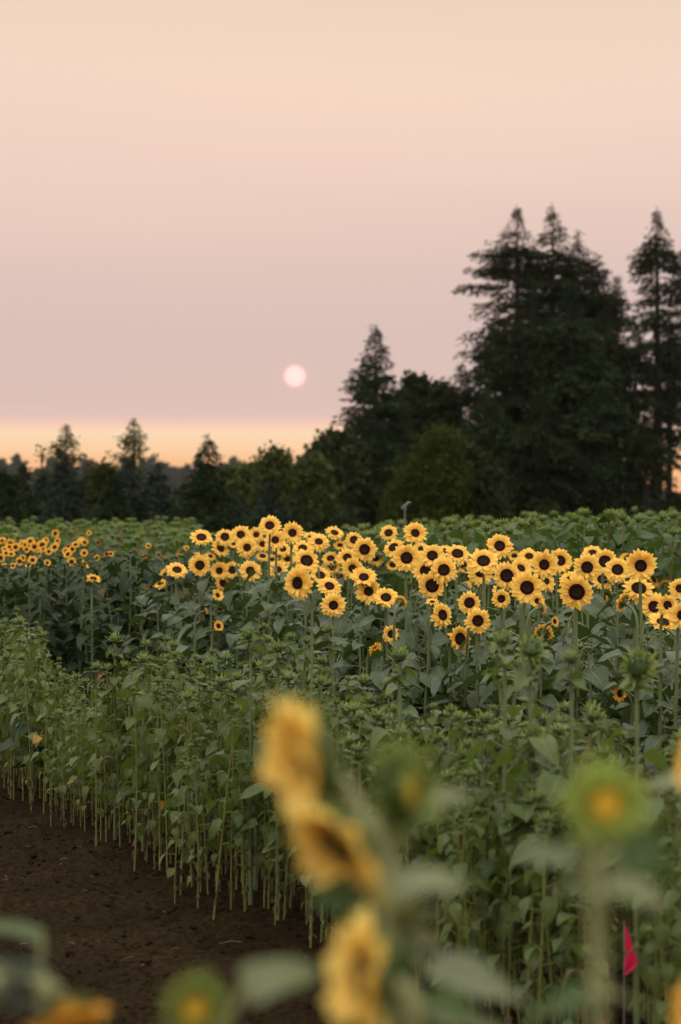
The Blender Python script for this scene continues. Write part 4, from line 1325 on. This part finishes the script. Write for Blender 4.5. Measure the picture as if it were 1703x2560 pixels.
# ------------------------------------------------------------------ trees
def sprays(P, D, size, r, width=.32, hang=0.42):
    """small pointed needle sprays (two-triangle darts) at points P along directions D"""
    n = len(P)
    D = D / (np.linalg.norm(D, axis=1)[:, None] + 1e-9)
    D = D + r.normal(size=(n, 3)) * .35
    D[:, 2] -= hang
    D /= np.linalg.norm(D, axis=1)[:, None]
    S = np.cross(D, r.normal(size=(n, 3))); S /= np.linalg.norm(S, axis=1)[:, None] + 1e-9
    sz = (size * r.uniform(.6, 1.4, n))[:, None]
    a = P; b = P + D * sz * .45 + S * sz * width * .5; c = P + D * sz; e = P + D * sz * .45 - S * sz * width * .5
    V = np.stack((a, b, c, e), 1).reshape(-1, 3)
    F = np.arange(n * 4).reshape(-1, 4)
    return V, F

def conifer(H, hw, seed, crown_from=.04, density=1.0, spray=.34, slope=1.0, droop=.35, sparse_top=0.0, asym=0.0, whorl=.34, profile='spire', gaps=.15, cone=.55, boughs=()):
    r = np.random.default_rng(seed)
    tr = Geo(); cr_ = Geo()
    V, F, uv = tube([(0, 0, -.3), (hw * .02, 0, H * .4), (0, 0, H * .8), (0, 0, H * .99)], [H * .018 + .03, H * .013 + .02, H * .005 + .01, .01], 7)
    tr.add(V, F, 0, uv, .5)
    Ps = []; Ds = []; Ss = []
    nbr = int(H * (1 - crown_from) / whorl * 5.5 * density * (1 - gaps))
    zs = H * (crown_from + (0.985 - crown_from) * r.random(nbr) ** .92)
    lumps = r.uniform(.72, 1.18, 40)
    ntop = int(60 * density)
    zs = np.concatenate((zs, H - hw / cone * r.random(ntop) ** 1.0 * .9))
    jobs = [(z, None, None) for z in zs] + list(boughs)
    for z, ba, bl_ in jobs:
        t = z / H
        if profile == 'spire': L0 = min(cone * max(0, .975 - t) * H + .02, hw * (.72 + .28 * (1 - t)))
        elif profile == 'cone': L0 = hw * (1 - t) ** .88
        elif profile == 'column': L0 = hw * min(1, (1 - t) * 1.9) ** .75 * (.65 + .35 * (1 - t))
        L0 = max(L0, .03 * hw)
        ssz = spray * min(1.0, .5 + L0 / hw)
        a = r.uniform(0, 6.283)
        ln = L0 * r.uniform(.6, 1.12) * (1 + asym * (-math.cos(a))) * lumps[int(t * 39)] * (1 if r.random() > .06 else 1.25)
        if ba is not None: a, ln = ba, bl_
        up = (.30 * t - .06) * slope
        m_ = max(3, int(ln / (spray * .5)))
        s = np.linspace(.12, 1, m_)
        x = np.cos(a) * ln * s; y = np.sin(a) * ln * s
        zz = z + ln * (up * s - droop * (1 - t * .6) * s ** 2 + .12 * droop * s ** 4)
        P = np.column_stack((x, y, zz))
        if ln > .5:
            Pb = np.vstack(([0, 0, z], P[::max(1, m_ // 4)]))
            V, F, uv = tube(Pb, np.linspace(.0012 * H + .01, .006, len(Pb)), 3)
            tr.add(V, F, 0, uv, .5)
        T = np.gradient(P, axis=0)
        T /= np.linalg.norm(T, axis=1)[:, None]
        side = np.column_stack((-T[:, 1], T[:, 0], np.zeros(len(T))))
        for q_ in range(m_):
            tw = (1 - s[q_] * .75) * ln * .34 + spray * .55
            for sg in (-1, 1):
                nn = max(2, int(tw / (spray * .5)))
                f = np.linspace(.1, 1, nn)[:, None]
                Q = P[q_] + (side[q_] * sg * .9 + T[q_] * .6) * tw * f * r.uniform(.7, 1.15)
                Q[:, 2] -= (f[:, 0] ** 2) * tw * .45
                Ps.append(Q + r.normal(size=Q.shape) * spray * .18); Ds.append(np.repeat((side[q_] * sg + T[q_])[None], nn, 0))
        Ps.append(P[-1:]); Ds.append(T[-1:])
        Ss.append(np.full(sum(len(q_) for q_ in Ps) - sum(len(q_) for q_ in Ss), ssz))
    P = np.concatenate(Ps); D = np.concatenate(Ds)
    # leader shoot
    zt = np.linspace(H * .93, H, 14); P = np.vstack((P, np.column_stack((zt * 0, zt * 0, zt)))); D = np.vstack((D, np.tile([[0, 0, 1.2]], (14, 1)) + r.normal(size=(14, 3)) * .5))
    V, F = sprays(P, D, np.concatenate(Ss + [np.full(14, spray * .6)]), r)
    rn = np.repeat(r.random(len(P)) * .5 + .25 + .25 * np.sin(P[:, 2] * 2.3 + P[:, 0] * 1.7), 4)
    cr_.add(V, F, 0, None, np.clip(rn, 0, 1))
    return tr, cr_

def broadleaf(H, hw, seed, leaf=.22, n_cl=90, per=60, z0=.08, open_=0.0, lop=0.0, round_=.75):
    r = np.random.default_rng(seed)
    tr = Geo(); cr_ = Geo()
    V, F, uv = tube([(0, 0, -.2), (0.03 * hw, 0, H * .35), (0, .02, H * .7), (0, 0, H * .93)], [H * .016 + .02, H * .012 + .01, H * .006, .01], 7)
    tr.add(V, F, 0, uv, .5)
    P = []
    for k in range(n_cl):
        t = z0 + (1 - z0) * r.random() ** .9
        prof = math.sin(math.pi * min(1, max(0.02, (t * .93 + .07)) ** round_)) ** .6 if open_ < .5 else (1 - t) ** .6 * .9 + .1
        a = r.uniform(0, 6.283); rr = hw * prof * r.uniform(.35, 1.0) ** .5
        c = np.array([math.cos(a) * rr + lop * hw * (1 - t), math.sin(a) * rr, H * t])
        h0 = max(.05, c[2] - rr * (1.3 if open_ > .5 else .7))
        V, F, uv = tube([(0, 0, min(h0, H * .9)), ((c[0]) * .55, c[1] * .55, (h0 + c[2]) / 2 + .05 * rr), c], [.012 + .002 * H, .008, .004], 3)
        tr.add(V, F, 0, uv, .5)
        cs = (.16 + .12 * r.random()) * hw + .12
        Q = c + r.normal(size=(per, 3)) * cs * np.array([1, 1, .8]) * .62
        P.append(Q)
    P = np.concatenate(P)
    V, F = sprays(P, r.normal(size=P.shape), leaf, r, width=.75, hang=.1)
    rn = np.clip(np.repeat(r.random(n_cl), per) * .6 + r.random(len(P)) * .4, 0, 1)
    cr_.add(V, F, 0, None, np.repeat(rn, 4))
    return tr, cr_

def put_tree(geos, dx, d, name, label, mt, group=None, rz=0.0, cat='tree'):
    X = (dx - 784) / 5566 * d
    z0 = gz(X, d)
    root = empty(name, (X, d, z0), rz, label, cat, group)
    geos[0].build('trunk', [M['bark']], root)
    geos[1].build('crown', [M[mt]], root)
    return root
def hgt(y, d): return CAM_H + (1130 - y) / 5566 * d + 0.0
def wid(w, d): return w / 5566 * d

D1 = 118.0
def fir(dx, top, hw, d, seed, name, label, mt='needle_dark', **kw):
    put_tree(conifer(hgt(top, d), wid(hw, d), seed, **kw), dx, d, name, label, mt, 'trees behind the sunflower field')
PX = D1 / 5566
def bgh(y, px, a=math.pi): return (hgt(y, D1), a, px * PX)
fir(1190, 478, 112, D1, 1, 'fir_tree', 'very tall dark fir with ragged drooping left branches, left of the twin peaks', asym=.22, gaps=.24, whorl=.29, droop=.34, spray=.24, cone=.62, crown_from=.1,
    boughs=[bgh(560, 62), bgh(590, 100, 3.0), bgh(596, 95, 3.3), bgh(622, 112, 3.1), bgh(660, 128, 3.2), bgh(664, 134, 3.0), bgh(700, 95, 3.3), bgh(760, 120, 3.0), bgh(775, 124, 3.3), bgh(800, 128, 3.1)])
fir(1272, 468, 118, D1 + 3, 2, 'fir_tree', 'tallest dark fir, right one of the twin peaks', gaps=.12, whorl=.27, droop=.34, spray=.24, cone=.54)
fir(1332, 532, 108, D1 + 5, 3, 'fir_tree', 'dark fir making the right shoulder of the twin peaks', gaps=.08, whorl=.26, slope=1.4, spray=.24, cone=.6)
fir(1376, 585, 90, D1 + 2, 4, 'fir_tree', 'dark fir with an upswept tip right of the twin peaks', gaps=.2, slope=2.2, droop=.15, spray=.25, cone=.5)
fir(1420, 638, 62, D1 + 18, 5, 'fir_tree', 'thin paler conifer between the big fir mass and the airy right one', 'needle_green', gaps=.5, spray=.26, slope=1.8, cone=.5)
fir(1512, 483, 88, D1 - 2, 6, 'fir_tree', 'airy tall fir near the right edge with sky showing through', gaps=.20, whorl=.27, spray=.24, droop=.50, crown_from=.20, cone=.55, slope=.8)
fir(1590, 515, 92, D1, 7, 'fir_tree', 'tall fir cut by the right edge', gaps=.2, whorl=.28, spray=.24, crown_from=.30, cone=.5, droop=.45)
fir(1462, 752, 70, D1 - 6, 8, 'fir_tree', 'dense dark conifer in front of the airy right fir', 'needle_dark', gaps=.08, spray=.30)
fir(1402, 690, 95, D1 - 5, 9, 'fir_tree', 'dense dark conifer at the right shoulder of the big mass', 'needle_dark', gaps=.06, spray=.30)
fir(1138, 745, 100, D1 - 4, 10, 'fir_tree', 'dark conifer with layered left edge under the ragged tall fir', 'needle_dark', gaps=.12, spray=.28, droop=.3, cone=.7)
fir(1062, 836, 70, D1 - 3, 11, 'fir_tree', 'small pointed fir at the left foot of the big mass', 'needle_dark', gaps=.2, spray=.26, cone=.6)
fir(1225, 640, 150, D1 - 8, 12, 'fir_tree', 'broad dark conifer filling the middle of the big mass', 'needle_dark', gaps=.03, density=1.2, spray=.32)
fir(1310, 650, 140, D1 - 9, 13, 'fir_tree', 'broad conifer in the right middle of the big mass', 'needle_green', gaps=.03, density=1.2, spray=.32)
fir(1120, 900, 120, D1 - 14, 14, 'fir_tree', 'low wide conifer at the left bottom of the big mass', 'needle_green', gaps=.05, density=1.2, spray=.30, cone=.8)
fir(1250, 900, 140, D1 - 16, 15, 'fir_tree', 'low wide conifer at the bottom centre of the big mass', 'needle_dark', gaps=.05, density=1.2, spray=.30, cone=.8)
fir(1390, 880, 125, D1 - 15, 16, 'fir_tree', 'low wide conifer at the right bottom of the big mass', 'needle_green', gaps=.05, density=1.2, spray=.30, cone=.8)
fir(1540, 760, 70, D1 + 8, 21, 'fir_tree', 'dark fir filling between the airy one and the right edge', 'needle_dark', gaps=.25, spray=.24, crown_from=.42)
fir(1485, 980, 60, D1 - 16, 17, 'fir_tree', 'low dark conifer at the right below the airy fir', 'needle_dark', gaps=.08, spray=.30, cone=.8)
fir(1552, 1135, 80, D1 - 15, 18, 'fir_tree', 'lowest dark conifer at the right edge under the bright gap', 'needle_dark', gaps=.05, spray=.30, cone=1.2)
fir(864, 748, 98, D1 - 10, 19, 'fir_tree', 'narrow pointed conifer standing apart right of the sun', 'needle_green', gaps=.10, slope=1.8, droop=.14, spray=.25, whorl=.22, cone=.44)
fir(838, 880, 135, D1 - 12, 20, 'fir_tree', 'lower dense conifer hugging the pointed one right of the sun', 'needle_green', gaps=.1, spray=.28, cone=.6, slope=1.6)
def bl(dx, top, hw, d, seed, name, label, mt, group='trees behind the sunflower field', **kw):
    put_tree(broadleaf(hgt(top, d), wid(hw, d), seed, **kw), dx, d, name, label, mt, group)
bl(955, 880, 62, D1, 31, 'broadleaf_tree', 'round dark tree between the pointed conifer and the big fir mass', 'leaves_dark', leaf=.26, n_cl=110, per=90)
bl(1012, 893, 62, D1 + 2, 32, 'broadleaf_tree', 'dark tree with a knobbly top leaning against the big fir mass', 'leaves_dark', leaf=.26, n_cl=110, per=90)
bl(905, 990, 70, D1 - 6, 33, 'broadleaf_tree', 'dark bushy tree under the pointed conifer', 'leaves_dark', leaf=.26, n_cl=110, per=90)
bl(775, 1012, 82, D1 - 14, 34, 'broadleaf_tree', 'rounded olive tree left of the pointed conifer', 'leaves_dark', leaf=.26, n_cl=130, per=90)
bl(715, 1062, 60, D1 - 20, 35, 'broadleaf_tree', 'low olive tree at the left end of the right hand group', 'leaves_olive', leaf=.22, n_cl=100, per=80)
bl(1020, 1005, 80, D1 - 30, 36, 'broadleaf_tree', 'yellow green bush lit softly in front of the dark mass', 'leaves_lime', leaf=.13, n_cl=170, per=110, lop=-.75, round_=.62)
bl(1060, 1040, 90, D1 - 28, 37, 'broadleaf_tree', 'dark bush right of the yellow green one', 'leaves_dark', leaf=.2, n_cl=130, per=90)

D2 = 58.0
GL = 'young conifers behind the left field'
def sp(dx, top, hw, d, seed, label, mt='needle_blue', **kw):
    hw *= 1.3
    k_ = dict(gaps=.10, density=1.1, spray=.15, whorl=.17, droop=.12, slope=1.0, cone=.50); k_.update(kw)
    put_tree(conifer(hgt(top, d), wid(hw, d), seed, **k_), dx, d, 'spruce_tree', label, mt, GL)
sp(-15, 1062, 70, D2, 51, 'dark spruce cut by the left edge')
sp(55, 1072, 70, D2 + 2, 52, 'first broad dark spruce from the left edge', 'needle_green')
sp(150, 1046, 78, D2, 53, 'spruce with a feathery thin tree rising behind it at the left')
sp(212, 1058, 58, D2 + 6, 54, 'blue green spruce between the two feathery thin trees')
sp(296, 1060, 72, D2 - 1, 55, 'dense spruce below the tallest feathery thin tree')
sp(362, 1066, 62, D2 + 1, 56, 'dense spruce right of the tallest feathery tree')
sp(480, 1004, 84, D2 - 2, 57, 'spruce with a tufted leader, alone in the middle of the left row', tuft := 'needle_green')
sp(622, 1108, 52, D2 + 3, 58, 'small blue green spruce under the round olive tree', 'needle_blue')
sp(690, 1120, 60, D2 + 4, 59, 'low dark spruce at the right end of the left row', 'needle_green')
sp(420, 1120, 55, D2 + 6, 60, 'low spruce between the dense pair and the tufted one', 'needle_blue')
sp(102, 1085, 50, D2 + 5, 61, 'small spruce squeezed between two larger at the left', 'needle_blue')
sp(550, 1135, 60, D2 + 8, 62, 'low spruce right of the tufted one', 'needle_blue')
sp(800, 1135, 80, D2 + 8, 63, 'low dark spruce under the olive tree left of the pointed conifer', 'needle_green')
def ol(dx, top, hw, d, seed, label, mt='leaves_olive', **kw):
    k_ = dict(leaf=.12, n_cl=90, per=70); k_.update(kw)
    put_tree(broadleaf(hgt(top, d), wid(hw, d), seed, **k_), dx, d, 'broadleaf_tree', label, mt, 'broadleaf trees among the left spruces')
def thin(dx, top, hw, d, seed, label):
    put_tree(conifer(hgt(top, d), wid(hw, d), seed, gaps=.5, density=.9, spray=.10, whorl=.14, droop=.03, slope=3.6, cone=.50), dx, d, 'thin_conifer', label, 'leaves_olive', GL)
thin(152, 978, 50, D2 + 3, 71, 'thin feathery tree rising behind the left spruces')
thin(308, 962, 62, D2 + 3, 72, 'tallest feathery thin tree with open twiggy top at the left')
ol(95, 1030, 22, D2 + 6, 76, 'wispy sapling top between the left spruces', leaf=.09, n_cl=30, per=10, open_=1, z0=.4)
ol(237, 1078, 42, D2 + 4, 73, 'olive leafed tree among the spruces at the left', round_=.5)
sp(262, 1098, 40, D2 - 2, 80, 'short pointed spruce beside the olive leafed tree', 'needle_green')
sp(10, 1085, 52, D2 - 3, 81, 'short spruce close to the left edge', 'needle_green')
sp(535, 1150, 50, D2, 82, 'very low spruce in the gap of the left row', 'needle_green')
ol(540, 1085, 45, D2 + 30, 74, 'pale olive tree seen in the gap right of the tufted spruce', leaf=.2)
ol(632, 1046, 58, D2 + 12, 75, 'round olive tree right of the gap', round_=.5)
ol(585, 1080, 45, D2 + 25, 77, 'paler bush left of the round olive tree', leaf=.2)
ol(500, 1110, 60, D2 + 35, 78, 'distant pale bush behind the tufted spruce', leaf=.25)
ol(28, 1105, 30, D2 + 4, 79, 'olive sapling in front of the spruces at the left edge')
# the tuft on the leader of the lone spruce
# ------------------------------------------------------------------ far wood on the rise
r = np.random.default_rng(5)
fw = Geo()
for k in range(520):
    d = r.uniform(1450, 1600)
    dx = r.uniform(-120, 1700)
    X = (dx - 784) / 5566 * d
    prof = 1056 + 8 * math.sin(dx / 90.0) + 5 * math.sin(dx / 37.0) + (14 * max(0, (dx - 250) / 500) if dx < 520 else 0) + (-12 if dx < 60 else 0)
    if 380 < dx < 450: prof += 14
    if dx > 1450: prof = 1135
    H = CAM_H + 5 + (1130 - prof) / 5566 * d - r.exponential(3.6) + r.uniform(-1., 2.)
    if k % 7: H -= r.uniform(2, 6)
    else: H += r.uniform(0, 3)
    H = max(H, 15 if dx < 1450 else 5)
    hw_ = H * (r.uniform(.14, .24) if k % 7 else r.uniform(.08, .12))
    n = 260
    t = r.random(n) ** .8
    a = r.uniform(0, 6.283, n); rr = hw_ * (1 - t) * r.uniform(.5, 1.1, n)
    P = np.column_stack((np.cos(a) * rr, np.sin(a) * rr, H * t)) + np.array([X, d, -5.0])
    D = np.column_stack((np.cos(a), np.sin(a), np.full(n, -.2)))
    V, F = sprays(P, D, 3.0, r, width=.8)
    fw.add(V, F, 0, None, np.repeat(r.random(n), 4))
tag(fw.build('distant_wood', [M['far_wood']]), 'dark conifer wood along the far horizon fading into smoke', 'wood', kind='stuff')

# ------------------------------------------------------------------ haze
def haze_box(x0, x1, y0, y1, z0, z1, dens):
    m, nt = mat('haze')
    v = N(nt, 'ShaderNodeVolumePrincipled')
    v.inputs['Color'].default_value = (0.90, 0.86, 0.84, 1)
    v.inputs['Density'].default_value = dens
    v.inputs['Anisotropy'].default_value = 0.2
    out = N(nt, 'ShaderNodeOutputMaterial'); L(nt, v.outputs[0], out.inputs['Volume'])
    g = Geo()
    V = [(x, y, z) for z in (z0, z1) for y in (y0, y1) for x in (x0, x1)]
    F = [(0, 2, 3, 1), (4, 5, 7, 6), (0, 1, 5, 4), (2, 6, 7, 3), (0, 4, 6, 2), (1, 3, 7, 5)]
    g.add(np.array(V), F)
    o = g.build('haze', [m], smooth=False)
    tag(o, kind='stuff')
HAZE = 0.00004
if HAZE:
    haze_box(-705, 705, -65, 1705, -6.2, 32.0, HAZE)
